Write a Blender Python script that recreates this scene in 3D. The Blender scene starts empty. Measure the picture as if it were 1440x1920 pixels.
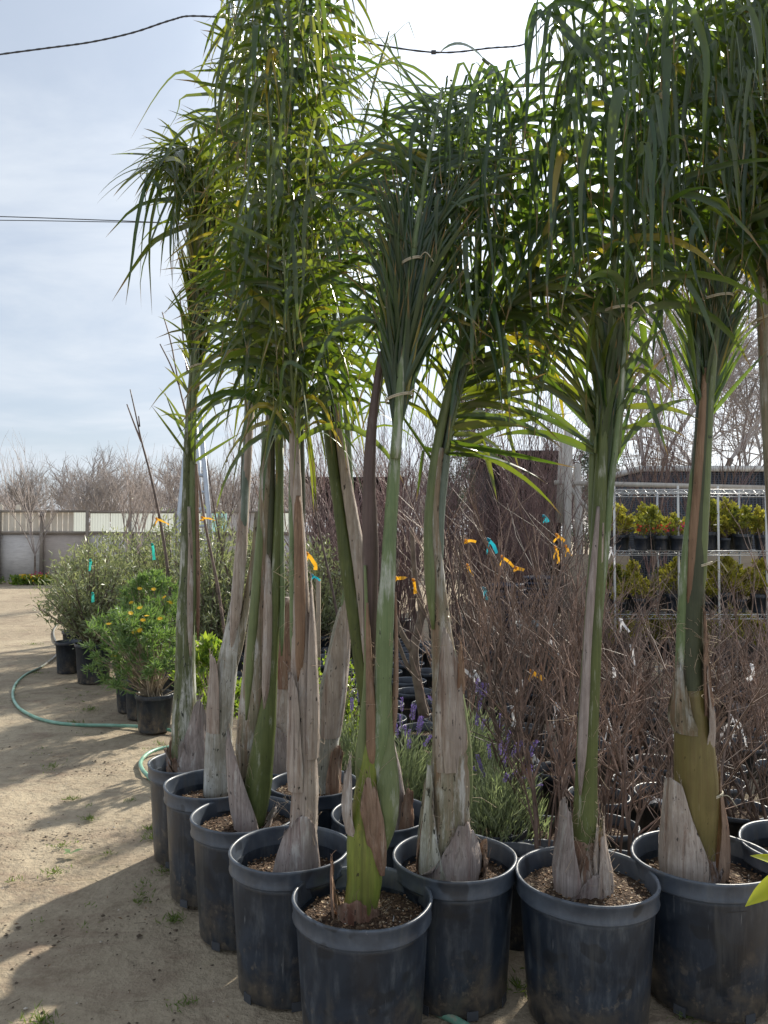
import bpy, math, random
import numpy as np
from mathutils import Vector, Matrix
R = math.radians
scene = bpy.context.scene
COL = scene.collection

# ------------------------------------------------------------------ camera
F = 1442.0                      # focal length in photo pixels (1440 x 1920)
CH = 1.6
TH = math.atan(40 / F)          # slight upward pitch
cam = bpy.data.cameras.new('camera')
cam.sensor_fit = 'HORIZONTAL'; cam.sensor_width = 36.0; cam.lens = 36.0 * F / 1440
cam.clip_start = 0.05; cam.clip_end = 1000
camo = bpy.data.objects.new('camera', cam); COL.objects.link(camo)
camo.location = (0, 0, CH); camo.rotation_euler = (R(90) + TH, 0, 0)
scene.camera = camo

# ------------------------------------------------------------------ sky and sun
SUN_EL, SUN_AZ = R(34), R(31)
world = bpy.data.worlds.new('World'); scene.world = world
world.use_nodes = True
wt = world.node_tree; wt.nodes.clear()
def WN(t, **k):
    n = wt.nodes.new(t)
    for a, b in k.items(): setattr(n, a, b)
    return n
def wl(a, b): wt.links.new(a, b)
sky = WN('ShaderNodeTexSky', sky_type='NISHITA', sun_disc=False, sun_elevation=SUN_EL, sun_rotation=SUN_AZ,
         air_density=1.0, dust_density=1.2, ozone_density=1.0)
tc = WN('ShaderNodeTexCoord')
sep = WN('ShaderNodeSeparateXYZ'); wl(tc.outputs['Generated'], sep.inputs[0])
def wm(op, a, b=None, clamp=False):
    n = WN('ShaderNodeMath', operation=op, use_clamp=clamp)
    for i, x in enumerate((a, b)):
        if x is None: continue
        if isinstance(x, (int, float)): n.inputs[i].default_value = x
        else: wl(x, n.inputs[i])
    return n.outputs[0]
zc = wm('ADD', wm('MAXIMUM', sep.outputs[2], 0.0), 0.16)
comb = WN('ShaderNodeCombineXYZ')
wl(wm('MULTIPLY', wm('DIVIDE', sep.outputs[0], zc), .62), comb.inputs[0]); wl(wm('DIVIDE', sep.outputs[1], zc), comb.inputs[1])
comb.inputs[2].default_value = 3.7
nz = WN('ShaderNodeTexNoise'); nz.inputs['Scale'].default_value = 1.7; nz.inputs['Detail'].default_value = 7
nz.inputs['Roughness'].default_value = 0.56; nz.inputs['Distortion'].default_value = 0.35
wl(comb.outputs[0], nz.inputs['Vector'])
cr = WN('ShaderNodeValToRGB'); cr.color_ramp.elements[0].position = 0.32; cr.color_ramp.elements[1].position = 0.68
cr.color_ramp.interpolation = 'EASE'
wl(nz.outputs[0], cr.inputs[0])
sv = Vector((math.cos(SUN_EL) * math.sin(SUN_AZ), math.cos(SUN_EL) * math.cos(SUN_AZ), math.sin(SUN_EL)))
dot = WN('ShaderNodeVectorMath', operation='DOT_PRODUCT'); wl(tc.outputs['Generated'], dot.inputs[0]); dot.inputs[1].default_value = sv
glow = wm('POWER', wm('MAXIMUM', dot.outputs['Value'], 0.0), 9.0)
cloudv = wm('ADD', 3.6, wm('MULTIPLY', glow, 6.5))
ccol = WN('ShaderNodeMix', data_type='RGBA', blend_type='MULTIPLY'); ccol.inputs[0].default_value = 1
ccol.inputs[6].default_value = (0.90, 0.97, 1.06, 1); wl(cloudv, ccol.inputs[7])
veil = WN('ShaderNodeMix', data_type='RGBA', blend_type='MULTIPLY'); veil.inputs[0].default_value = 1
veil.inputs[6].default_value = (0.74, 0.83, 0.96, 1); wl(wm('ADD', 2.85, wm('MULTIPLY', glow, 5.5)), veil.inputs[7])
mx0 = WN('ShaderNodeMix', data_type='RGBA'); mx0.inputs[0].default_value = 0.84
wl(sky.outputs[0], mx0.inputs[6]); wl(veil.outputs[2], mx0.inputs[7])
mx = WN('ShaderNodeMix', data_type='RGBA')
wl(wm('MULTIPLY', cr.outputs[0], 0.85), mx.inputs[0]); wl(mx0.outputs[2], mx.inputs[6]); wl(ccol.outputs[2], mx.inputs[7])
bg = WN('ShaderNodeBackground'); bg.inputs[1].default_value = 0.088
wl(mx.outputs[2], bg.inputs[0])
wo = WN('ShaderNodeOutputWorld'); wl(bg.outputs[0], wo.inputs[0])

sun = bpy.data.lights.new('sun', 'SUN'); sun.energy = 2.8; sun.angle = R(1.6); sun.color = (1.0, 0.93, 0.80)
suno = bpy.data.objects.new('sun', sun); COL.objects.link(suno)
suno.rotation_euler = (-sv).to_track_quat('-Z', 'Y').to_euler()
scene.view_settings.view_transform = 'Standard'; scene.view_settings.look = 'None'
scene.view_settings.gamma = 1.0; scene.view_settings.use_curve_mapping = False
scene.view_settings.exposure = 1.52
scene.render.engine = 'CYCLES'
scene.cycles.max_bounces = 8; scene.cycles.diffuse_bounces = 4; scene.cycles.transmission_bounces = 4

# ------------------------------------------------------------------ placing
def at(px, py, Y):
    xc = (px - 720) / F; yc = (960 - py) / F
    d = (xc, math.cos(TH) - yc * math.sin(TH), math.sin(TH) + yc * math.cos(TH))
    t = Y / d[1]
    return Vector((d[0] * t, Y, CH + d[2] * t))
def ground_at(px, py):
    xc = (px - 720) / F; yc = (960 - py) / F
    d = (xc, math.cos(TH) - yc * math.sin(TH), math.sin(TH) + yc * math.cos(TH))
    t = -CH / d[2]
    return Vector((d[0] * t, d[1] * t, 0))

# ------------------------------------------------------------------ materials
class Mat:
    def __init__(s, name):
        s.m = bpy.data.materials.new(name); s.m.use_nodes = True
        s.t = s.m.node_tree; s.t.nodes.clear()
        s.out = s.n('ShaderNodeOutputMaterial')
    def n(s, ty, **k):
        x = s.t.nodes.new(ty)
        for a, b in k.items(): setattr(x, a, b)
        return x
    def l(s, a, b): s.t.links.new(a, b)
    def setin(s, sock, v):
        if isinstance(v, (int, float, tuple)): sock.default_value = (v if not isinstance(v, tuple) or len(v) == 4 or sock.type == 'VECTOR' else (*v, 1))
        else: s.l(v, sock)
    def pos(s, scale=(1, 1, 1), kind='pos'):
        mp = s.n('ShaderNodeMapping'); mp.inputs['Scale'].default_value = scale
        if kind == 'pos': s.l(s.n('ShaderNodeNewGeometry').outputs['Position'], mp.inputs[0])
        elif kind == 'obj': s.l(s.n('ShaderNodeTexCoord').outputs['Object'], mp.inputs[0])
        elif kind == 'uv': s.l(s.n('ShaderNodeTexCoord').outputs['UV'], mp.inputs[0])
        return mp.outputs[0]
    def noise(s, vec, scale=1, detail=4, rough=.55, dist=0, w=None):
        x = s.n('ShaderNodeTexNoise'); x.inputs['Scale'].default_value = scale; x.inputs['Detail'].default_value = detail
        x.inputs['Roughness'].default_value = rough; x.inputs['Distortion'].default_value = dist
        s.l(vec, x.inputs['Vector']); return x.outputs[0]
    def ramp(s, v, *stops):
        x = s.n('ShaderNodeValToRGB'); e = x.color_ramp.elements
        while len(e) < len(stops): e.new(.5)
        for i, (p, c) in enumerate(stops):
            e[i].position = p; e[i].color = (c, c, c, 1) if isinstance(c, (int, float)) else (*c, 1)
        s.l(v, x.inputs[0]); return x.outputs[0]
    def mix(s, f, a, b, mode='MIX'):
        x = s.n('ShaderNodeMix', data_type='RGBA', blend_type=mode)
        s.setin(x.inputs[0], f); s.setin(x.inputs[6], a); s.setin(x.inputs[7], b); return x.outputs[2]
    def math(s, op, a, b=0.0, clamp=False):
        x = s.n('ShaderNodeMath', operation=op, use_clamp=clamp); s.setin(x.inputs[0], a); s.setin(x.inputs[1], b); return x.outputs[0]
    def bump(s, h, strength=.5, dist=.01):
        x = s.n('ShaderNodeBump'); x.inputs['Strength'].default_value = strength; x.inputs['Distance'].default_value = dist
        s.l(h, x.inputs['Height']); return x.outputs[0]
    def bsdf(s, col, rough=.7, spec=.5, bump=None, metal=0, trans=None, tfac=0):
        p = s.n('ShaderNodeBsdfPrincipled')
        s.setin(p.inputs['Base Color'], col); s.setin(p.inputs['Roughness'], rough)
        p.inputs['Specular IOR Level'].default_value = spec; p.inputs['Metallic'].default_value = metal
        if bump is not None: s.l(bump, p.inputs['Normal'])
        o = p.outputs[0]
        if trans is not None:
            tb = s.n('ShaderNodeBsdfTranslucent'); s.setin(tb.inputs[0], trans)
            ms = s.n('ShaderNodeMixShader'); ms.inputs[0].default_value = tfac
            s.l(o, ms.inputs[1]); s.l(tb.outputs[0], ms.inputs[2]); o = ms.outputs[0]
        s.l(o, s.out.inputs[0]); return s.m

def leaf_mat(name, dark, light, tr1, tr2, tfac=.42, rough=.38, tip=(.22, .15, .05), tip_from=.85, spec=.45):
    """uv.x runs along the leaf, uv.y is a number of the leaf's own"""
    m = Mat(name)
    uv = m.n('ShaderNodeSeparateXYZ'); m.l(m.n('ShaderNodeTexCoord').outputs['UV'], uv.inputs[0])
    nz = m.noise(m.pos((1, 1, 1)), 22, 3)
    v = m.math('ADD', uv.outputs[1], m.math('MULTIPLY', m.math('SUBTRACT', nz, .5), .5), True)
    c = m.mix(v, dark, light)
    t = m.mix(v, tr1, tr2)
    old = m.ramp(uv.outputs[1], (.965, 0.0), (.985, 1.0))                   # a few ageing yellow leaves
    c = m.mix(m.math('MULTIPLY', old, .8), c, (.30, .24, .03)); t = m.mix(m.math('MULTIPLY', old, .8), t, (.55, .42, .02))
    e = m.math('ADD', uv.outputs[0], m.math('MULTIPLY', m.math('SUBTRACT', m.noise(m.pos(), 9, 2), .5), .45))
    f = m.ramp(e, (tip_from, 0.0), (min(.999, tip_from + .08), 1.0))
    c = m.mix(f, c, tip); t = m.mix(f, t, tip)
    return m.bsdf(c, rough, spec, None, 0, t, tfac)

def stem_mat(name, c1, c2, patch, pamt, fleck=(.03, .03, .025), famt=.0, rough=.6, zs=3.0, brown=(.2, .13, .09), bamt=0.0, bump=.5):
    """fibres along the stem, patches of a second colour, dark flecks"""
    m = Mat(name)
    st = m.noise(m.pos((120, 120, zs)), 1, 6, .68, .15)
    c = m.mix(m.ramp(st, (.3, 0.0), (.7, 1.0)), c1, c2)
    if bamt > 0:
        b = m.noise(m.pos((26, 26, 1.6)), 1, 5, .65, .3)
        c = m.mix(m.ramp(b, (.60 - bamt * .30, 0.0), (.78 - bamt * .25, 1.0)), c, m.mix(m.ramp(st, (.3, 0.0), (.7, 1.0)), brown, tuple(x * 1.6 for x in brown)))
    p = m.math('ADD', m.math('MULTIPLY', m.noise(m.pos((30, 30, 3.2)), 1, 7, .74, .3), .72), m.math('MULTIPLY', m.noise(m.pos((8, 8, 6)), 1, 4, .6, .4), .28))
    c = m.mix(m.ramp(p, (.615 - pamt * .25, 0.0), (.70 - pamt * .24, 1.0)), c, m.mix(m.ramp(st, (.25, 0.0), (.75, 1.0)), tuple(x * .7 for x in patch), patch))
    bl = m.noise(m.pos((9, 9, 7)), 1, 5, .6, .6)
    c = m.mix(m.math('MULTIPLY', m.ramp(bl, (.42, 0.0), (.70, 1.0)), .5), c, tuple(x * .62 for x in c1))
    crk = m.noise(m.pos((95, 95, 2.2)), 1, 3, .5, .5)
    c = m.mix(m.math('MULTIPLY', m.ramp(crk, (.645, 0.0), (.68, 1.0)), min(.5, bump * .6)), c, tuple(x * .35 for x in c1))
    fl = m.noise(m.pos((60, 60, 26)), 1, 3, .6)
    c = m.mix(m.ramp(fl, (.70 - famt * .2, 0.0), (.74 - famt * .2, 1.0)), c, fleck)
    h = m.math('ADD', st, m.math('MULTIPLY', p, .7))
    return m.bsdf(c, rough, .35, m.bump(h, bump, .006))

def plain(name, col, rough=.7, var=.25, scale=8, spec=.4, bump=.2, metal=0, trans=None, tfac=0, kind='pos', each=0):
    m = Mat(name); nz = m.noise(m.pos((1, 1, 1), kind), scale, 5)
    c = m.mix(m.ramp(nz, (.3, 0.0), (.7, 1.0)), tuple(x * (1 - var) for x in col), tuple(min(1, x * (1 + var)) for x in col))
    if each: c = m.mix(m.n('ShaderNodeObjectInfo').outputs['Random'], m.mix(1.0, c, (1 - each, 1 - each, 1 - each), 'MULTIPLY'), m.mix(1.0, c, (1 + each, 1 + each * .8, 1 + each * .7), 'MULTIPLY'))
    return m.bsdf(c, rough, spec, m.bump(nz, bump, .004) if bump else None, metal, trans, tfac)

M = {}
# palms
M['leaf_sunny'] = leaf_mat('palm_leaf_yellowish', (.028, .052, .015), (.085, .105, .030), (.11, .20, .012), (.38, .42, .022), .31, .28, spec=.7)
M['leaf_mid'] = leaf_mat('palm_leaf_green', (.022, .047, .018), (.062, .092, .034), (.10, .20, .012), (.32, .42, .022), .32, .28, spec=.7)
M['leaf_blue'] = leaf_mat('palm_leaf_bluish', (.020, .048, .023), (.060, .097, .046), (.10, .20, .02), (.30, .42, .03), .34, .28, spec=.7)
M['leaf_old'] = leaf_mat('palm_leaf_yellowed', (.26, .22, .04), (.36, .30, .10), (.5, .40, .03), (.6, .5, .05), .4, .4)
M['petiole'] = stem_mat('petiole_green', (.11, .145, .06), (.18, .215, .095), (.42, .44, .37), .18, rough=.42, zs=1.2, bump=.25)
M['petiole_pale'] = stem_mat('petiole_bloom', (.11, .165, .07), (.18, .23, .11), (.48, .51, .44), .36, rough=.55, zs=1.0, bump=.3, famt=.1)
M['petiole_blue'] = stem_mat('petiole_blue_grey', (.11, .15, .12), (.18, .22, .18), (.36, .40, .38), .35, rough=.5, zs=1.2, bump=.25)
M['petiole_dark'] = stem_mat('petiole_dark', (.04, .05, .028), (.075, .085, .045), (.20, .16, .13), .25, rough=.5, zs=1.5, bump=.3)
M['petiole_purple'] = stem_mat('petiole_purple_brown', (.075, .05, .045), (.13, .09, .08), (.20, .17, .15), .25, rough=.55, zs=1.5)
M['sheath'] = stem_mat('dry_sheath', (.27, .22, .185), (.52, .45, .395), (.64, .61, .58), .30, (.05, .04, .035), .25, .75, 2.2, (.15, .085, .055), .25, .9)
M['sheath_brown'] = stem_mat('dry_sheath_brown', (.19, .125, .085), (.38, .27, .20), (.50, .42, .36), .22, (.04, .03, .025), .2, .75, 2.0, (.13, .06, .04), .45, .9)
M['sheath_mauve'] = stem_mat('dry_sheath_mauve', (.21, .172, .158), (.43, .375, .35), (.58, .55, .52), .28, (.06, .05, .05), .15, .8, 2.2, (.16, .11, .10), .3, .9)
M['rust'] = stem_mat('rust_sheath', (.16, .095, .06), (.32, .215, .14), (.35, .25, .2), .2, (.06, .04, .03), .2, .7, 1.4, (.14, .07, .04), .35, .7)
M['lichen'] = stem_mat('lichen_trunk', (.075, .095, .04), (.15, .17, .085), (.60, .61, .57), .48, (.035, .04, .03), .35, .7, 2.5, (.2, .15, .11), .1)
M['lichen_grey'] = stem_mat('lichen_grey_trunk', (.20, .195, .155), (.40, .385, .335), (.62, .62, .59), .55, (.05, .05, .04), .35, .75, 2.5, (.2, .15, .11), .2)
M['mottled'] = stem_mat('mottled_trunk', (.17, .165, .10), (.36, .315, .25), (.62, .61, .58), .42, (.05, .04, .03), .3, .75, 2.2, (.19, .125, .085), .6, .9)
M['green_trunk'] = stem_mat('green_trunk', (.065, .09, .028), (.13, .155, .05), (.44, .46, .38), .26, (.05, .06, .03), .12, .42, 1.0, bump=.25)
M['olive_bulb'] = stem_mat('olive_bulb', (.125, .105, .035), (.19, .155, .06), (.34, .31, .2), .12, (.07, .05, .02), .1, .34, .8, (.10, .065, .03), .35, .2)
M['lime_bulb'] = stem_mat('lime_bulb', (.115, .155, .03), (.235, .265, .05), (.36, .32, .07), .22, (.05, .045, .02), .25, .36, .8, (.10, .10, .03), .25, .2)
M['fibre'] = plain('fibre', (.42, .33, .24), .8, .3, 30, bump=0)
M['twine'] = plain('twine', (.46, .42, .32), .8, .2, 60, bump=0)
# pots
def pot_mat(name, dirt, scuff, ca=(.009, .014, .024), cb=(.024, .036, .056)):
    m = Mat(name)
    p = m.pos((1, 1, 1))
    big = m.noise(p, 6.5, 6, .62, .5)
    fine = m.noise(m.pos((30, 30, 7)), 1, 5, .65)
    z = m.n('ShaderNodeSeparateXYZ'); m.l(m.n('ShaderNodeNewGeometry').outputs['Position'], z.inputs[0])
    c = m.mix(m.ramp(big, (.34, 0.0), (.66, 1.0)), ca, cb)
    sc = m.math('MULTIPLY', m.ramp(fine, (.5, 0.0), (.75, 1.0)), m.ramp(big, (.38, 0.0), (.62, 1.0)))
    c = m.mix(m.math('MULTIPLY', sc, scuff), c, (.12, .135, .15))
    zz = m.math('ADD', z.outputs[2], m.math('MULTIPLY', m.math('SUBTRACT', big, .5), .5))
    mud = m.math('MULTIPLY', m.ramp(zz, (.02, 1.0), (.20, 0.0)), m.ramp(m.noise(p, 17, 5, .7), (.38, 0.0), (.62, 1.0)))
    c = m.mix(m.math('MULTIPLY', mud, dirt), c, (.15, .125, .095))
    blot = m.ramp(m.noise(p, 9.3, 2, .4), (.63, 0.0), (.66, 1.0))
    c = m.mix(m.math('MULTIPLY', blot, .6), c, (.010, .012, .016))
    scr = m.ramp(m.noise(m.pos((55, 55, 3)), 1, 2, .5, 1.5), (.735, 0.0), (.76, 1.0))
    c = m.mix(m.math('MULTIPLY', scr, .45), c, (.22, .23, .24))
    dr = m.noise(m.pos((22, 22, 1.3)), 1, 4, .6, .3)
    c = m.mix(m.math('MULTIPLY', m.ramp(dr, (.54, 0.0), (.68, 1.0)), .55 * scuff), c, (.085, .088, .088))
    spl = m.noise(m.pos((34, 34, 26)), 1, 4, .65)
    c = m.mix(m.math('MULTIPLY', m.math('MULTIPLY', m.ramp(spl, (.58, 0.0), (.66, 1.0)), m.ramp(z.outputs[2], (.0, 1.0), (.26, 0.0))), dirt), c, (.20, .165, .125))
    return m.bsdf(c, m.ramp(big, (.3, .30), (.7, .55)), .6, m.bump(fine, .15, .003))
M['pot'] = pot_mat('pot_black', .85, .8)
M['pot_dusty'] = pot_mat('pot_dusty', 1.0, .9)
M['rim'] = pot_mat('pot_rim_grey', .1, 1.0, (.030, .040, .058), (.078, .096, .125))
def soil_mat():
    m = Mat('potting_soil'); p = m.pos()
    n1 = m.noise(p, 60, 5, .7); v = m.n('ShaderNodeTexVoronoi'); v.inputs['Scale'].default_value = 110; m.l(p, v.inputs['Vector'])
    c = m.mix(m.ramp(n1, (.35, 0.0), (.65, 1.0)), (.022, .014, .010), (.10, .062, .038))
    c = m.mix(m.ramp(v.outputs['Color'], (.80, 0.0), (.86, 1.0)), c, (.32, .25, .17))
    return m.bsdf(c, .9, .2, m.bump(m.math('ADD', n1, v.outputs['Distance']), 1.0, .01))
M['soil'] = soil_mat()
M['bark_chip'] = plain('bark_chip', (.17, .105, .06), .85, .5, 90, bump=0)
M['perlite'] = plain('perlite', (.55, .52, .46), .8, .2, 90, bump=0)
def ground_mat():
    m = Mat('packed_dirt'); p = m.pos()
    a = m.noise(p, .55, 6, .6, .6); b = m.noise(p, 4.5, 6, .62, .3); cc = m.noise(p, 38, 5, .65)
    c = m.mix(m.ramp(a, (.34, 0.0), (.66, 1.0)), (.225, .182, .130), (.355, .298, .215))
    c = m.mix(m.math('MULTIPLY', m.ramp(b, (.50, 0.0), (.72, 1.0)), .6), c, (.15, .110, .075))
    c = m.mix(m.math('MULTIPLY', m.ramp(cc, (.40, 0.0), (.75, 1.0)), .40), c, (.43, .365, .27))
    c = m.mix(m.math('MULTIPLY', m.ramp(m.noise(p, 1.7, 5, .7, 1.2), (.58, 0.0), (.66, 1.0)), .35), c, (.20, .175, .095))
    c = m.mix(m.math('MULTIPLY', m.ramp(m.noise(p, 11, 6, .7, .4), (.56, 0.0), (.70, 1.0)), .6), c, (.15, .115, .08))
    c = m.mix(m.math('MULTIPLY', m.ramp(m.noise(p, 95, 3, .6), (.62, 0.0), (.70, 1.0)), .55), c, (.13, .10, .075))
    c = m.mix(m.math('MULTIPLY', m.ramp(m.noise(m.pos((2.1, 5.5, 1)), 1, 5, .65, 1.0), (.50, 0.0), (.68, 1.0)), .55), c, (.17, .115, .085))
    tr = m.noise(m.pos((7, 1.1, 1)), 1, 4, .6, .8)
    c = m.mix(m.math('MULTIPLY', m.ramp(tr, (.5, 0.0), (.7, 1.0)), .25), c, (.39, .33, .245))
    h = m.math('ADD', m.math('MULTIPLY', b, 1.0), m.math('ADD', m.math('MULTIPLY', cc, .4), m.math('MULTIPLY', m.noise(p, 13, 5, .65), .6)))
    return m.bsdf(c, .93, .2, m.bump(h, .85, .035))
M['ground'] = ground_mat()
M['clod'] = plain('dirt_clod', (.075, .055, .038), .95, .5, 40)
M['pebble'] = plain('pebble', (.36, .32, .27), .85, .4, 60, bump=0)
M['grass'] = leaf_mat('weed_grass', (.06, .10, .025), (.13, .17, .05), (.2, .3, .04), (.3, .4, .05), .35, .5, (.3, .26, .12), .8)
# twigs and woods
M['twig'] = plain('twig_brown', (.165, .120, .100), .58, .55, 14, bump=0, spec=.5, each=.45)
M['twig_red'] = plain('twig_purple', (.185, .122, .118), .6, .45, 9, bump=0, spec=.45, each=.35)
M['twig_grey'] = plain('twig_grey', (.34, .29, .265), .8, .3, 2.0, bump=0)
M['orchard'] = plain('orchard_twig', (.42, .385, .37), .85, .2, .6, bump=0, each=.2)
M['bark'] = plain('bark_grey', (.17, .135, .11), .85, .4, 16, bump=.6)
M['bark_pale'] = plain('bark_pale', (.34, .28, .21), .8, .3, 20, bump=.4)
def wood_mat(name, a, b, sc=(3, 3, 26), rough=.85):
    m = Mat(name); n1 = m.noise(m.pos(sc), 1, 5, .65, 1.2); n2 = m.noise(m.pos(), 1.6, 4)
    c = m.mix(m.ramp(n1, (.3, 0.0), (.7, 1.0)), a, b)
    c = m.mix(m.math('MULTIPLY', m.ramp(n2, (.4, 0.0), (.7, 1.0)), .4), c, tuple(x * .6 for x in a))
    return m.bsdf(c, rough, .25, m.bump(n1, .4, .01))
M['plywood'] = wood_mat('weathered_plywood', (.54, .51, .49), (.74, .71, .69), (2.2, 2.2, 16))
M['plywood_brown'] = wood_mat('brown_plywood', (.42, .365, .33), (.56, .50, .455), (2.2, 2.2, 16))
M['board'] = wood_mat('pale_board', (.62, .56, .47), (.78, .73, .64), (22, 22, 1.5))
M['rail'] = wood_mat('grey_rail', (.22, .19, .16), (.34, .30, .26), (3, 3, 20))
M['post_wood'] = wood_mat('pale_post', (.40, .37, .34), (.58, .55, .50), (30, 30, 2))
M['tan_board'] = wood_mat('tan_board', (.30, .24, .18), (.40, .33, .25), (2, 2, 14))
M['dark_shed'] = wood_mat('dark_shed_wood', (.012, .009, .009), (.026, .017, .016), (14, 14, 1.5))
def glass_mat(name, col):
    m = Mat(name); nz = m.noise(m.pos((9, 9, .8)), 1, 3)
    return m.bsdf(m.mix(nz, tuple(x * .8 for x in col), col), .35, .5, None, 0, tuple(x * .8 for x in col), .5)
M['panel_green'] = glass_mat('fibreglass_panel', (.56, .60, .57))
M['panel_teal'] = glass_mat('teal_panel', (.30, .52, .52))
def lattice_mat():
    m = Mat('lattice_screen'); w1 = m.n('ShaderNodeTexVoronoi'); w1.inputs['Scale'].default_value = 16; w1.feature = 'DISTANCE_TO_EDGE'
    w1.inputs['Randomness'].default_value = .15
    m.l(m.pos((1, 1, 1.5)), w1.inputs['Vector'])
    c = m.mix(m.ramp(w1.outputs['Distance'], (.05, 0.0), (.14, 1.0)), (.10, .115, .14), (.02, .024, .03))
    return m.bsdf(c, .7, .3)
M['lattice'] = lattice_mat()
M['white_paint'] = plain('white_paint', (.62, .62, .60), .6, .12, 6, bump=.1)
M['wire'] = plain('galvanised_wire', (.55, .56, .57), .38, .15, 20, bump=0, metal=.6)
M['alu'] = plain('aluminium', (.50, .55, .62), .4, .12, 6, bump=0, metal=.35)
M['cable'] = plain('cable', (.055, .06, .07), .6, .2, 4, bump=0)
M['blue_plastic'] = plain('navy_plastic', (.012, .018, .045), .4, .35, 12, spec=.5)
M['grey_tub'] = plain('grey_tub', (.16, .20, .22), .5, .2, 6)
def hose_mat():
    m = Mat('green_hose'); n1 = m.noise(m.pos(), 7, 4, .6)
    c = m.mix(m.ramp(n1, (.36, 0.0), (.62, 1.0)), (.11, .27, .19), (.26, .46, .36))
    y = m.n('ShaderNodeSeparateXYZ'); m.l(m.n('ShaderNodeNewGeometry').outputs['Position'], y.inputs[0])
    c = m.mix(m.ramp(m.math('MULTIPLY', y.outputs[1], .1), (.86, 0.0), (.94, 1.0)), c, (.20, .19, .16))   # the far length is an older grey hose
    c = m.mix(m.ramp(m.noise(m.pos(), 30, 3), (.58, 0.0), (.72, 1.0)), c, (.30, .29, .22))
    return m.bsdf(c, .42, .5)
M['hose'] = hose_mat()
M['tape_orange'] = plain('tape_orange', (.72, .36, .03), .45, .15, 30, bump=0, trans=(.85, .45, .03), tfac=.4)
M['tape_blue'] = plain('tape_blue', (.02, .26, .36), .45, .15, 30, bump=0, trans=(.02, .4, .5), tfac=.35)
M['tape_teal'] = plain('tape_teal', (.05, .45, .38), .5, .15, 30, bump=0, trans=(.05, .6, .5), tfac=.4)
M['tag_white'] = plain('tag_white', (.74, .74, .76), .5, .08, 30, bump=0, trans=(.8, .8, .82), tfac=.3)
# shrubs
M['olive'] = leaf_mat('olive_leaf', (.14, .17, .085), (.40, .42, .29), (.22, .27, .08), (.42, .45, .18), .38, .36, (.2, .2, .1), .97)
M['euryops'] = leaf_mat('euryops_leaf', (.08, .15, .055), (.23, .31, .15), (.20, .36, .05), (.34, .50, .1), .3, .45, (.1, .15, .05), .98)
M['lavender'] = leaf_mat('lavender_leaf', (.17, .205, .12), (.36, .395, .28), (.25, .33, .12), (.38, .45, .2), .38, .6, (.2, .25, .12), .98)
M['bright'] = leaf_mat('bright_leaf', (.065, .125, .025), (.16, .23, .045), (.25, .40, .03), (.42, .52, .05), .42, .32, (.1, .15, .03), .98)
M['gold'] = leaf_mat('golden_leaf', (.18, .19, .04), (.42, .38, .08), (.45, .46, .05), (.75, .64, .08), .48, .32, (.3, .2, .03), .96)
M['gold_dark'] = leaf_mat('dark_gold_leaf', (.10, .13, .035), (.24, .25, .06), (.32, .36, .04), (.55, .52, .06), .45, .32, (.3, .2, .03), .96)
M['lime'] = leaf_mat('lime_leaf', (.30, .36, .03), (.44, .46, .04), (.55, .62, .04), (.70, .70, .05), .45, .3, (.4, .4, .04), .99)
M['conifer'] = leaf_mat('evergreen_leaf', (.04, .07, .05), (.09, .12, .09), (.08, .14, .06), (.14, .2, .1), .25, .6, (.1, .1, .05), .99)
M['petal_yellow'] = plain('yellow_petal', (.80, .52, .02), .5, .1, 20, bump=0, trans=(.9, .6, .02), tfac=.3)
M['petal_purple'] = plain('purple_petal', (.17, .13, .32), .6, .35, 30, bump=0, trans=(.3, .2, .6), tfac=.25)
M['petal_red'] = plain('red_petal', (.62, .08, .05), .5, .25, 20, bump=0, trans=(.8, .12, .06), tfac=.3)
M['petal_mag'] = plain('magenta_petal', (.45, .03, .15), .5, .25, 20, bump=0, trans=(.6, .05, .2), tfac=.3)

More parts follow.
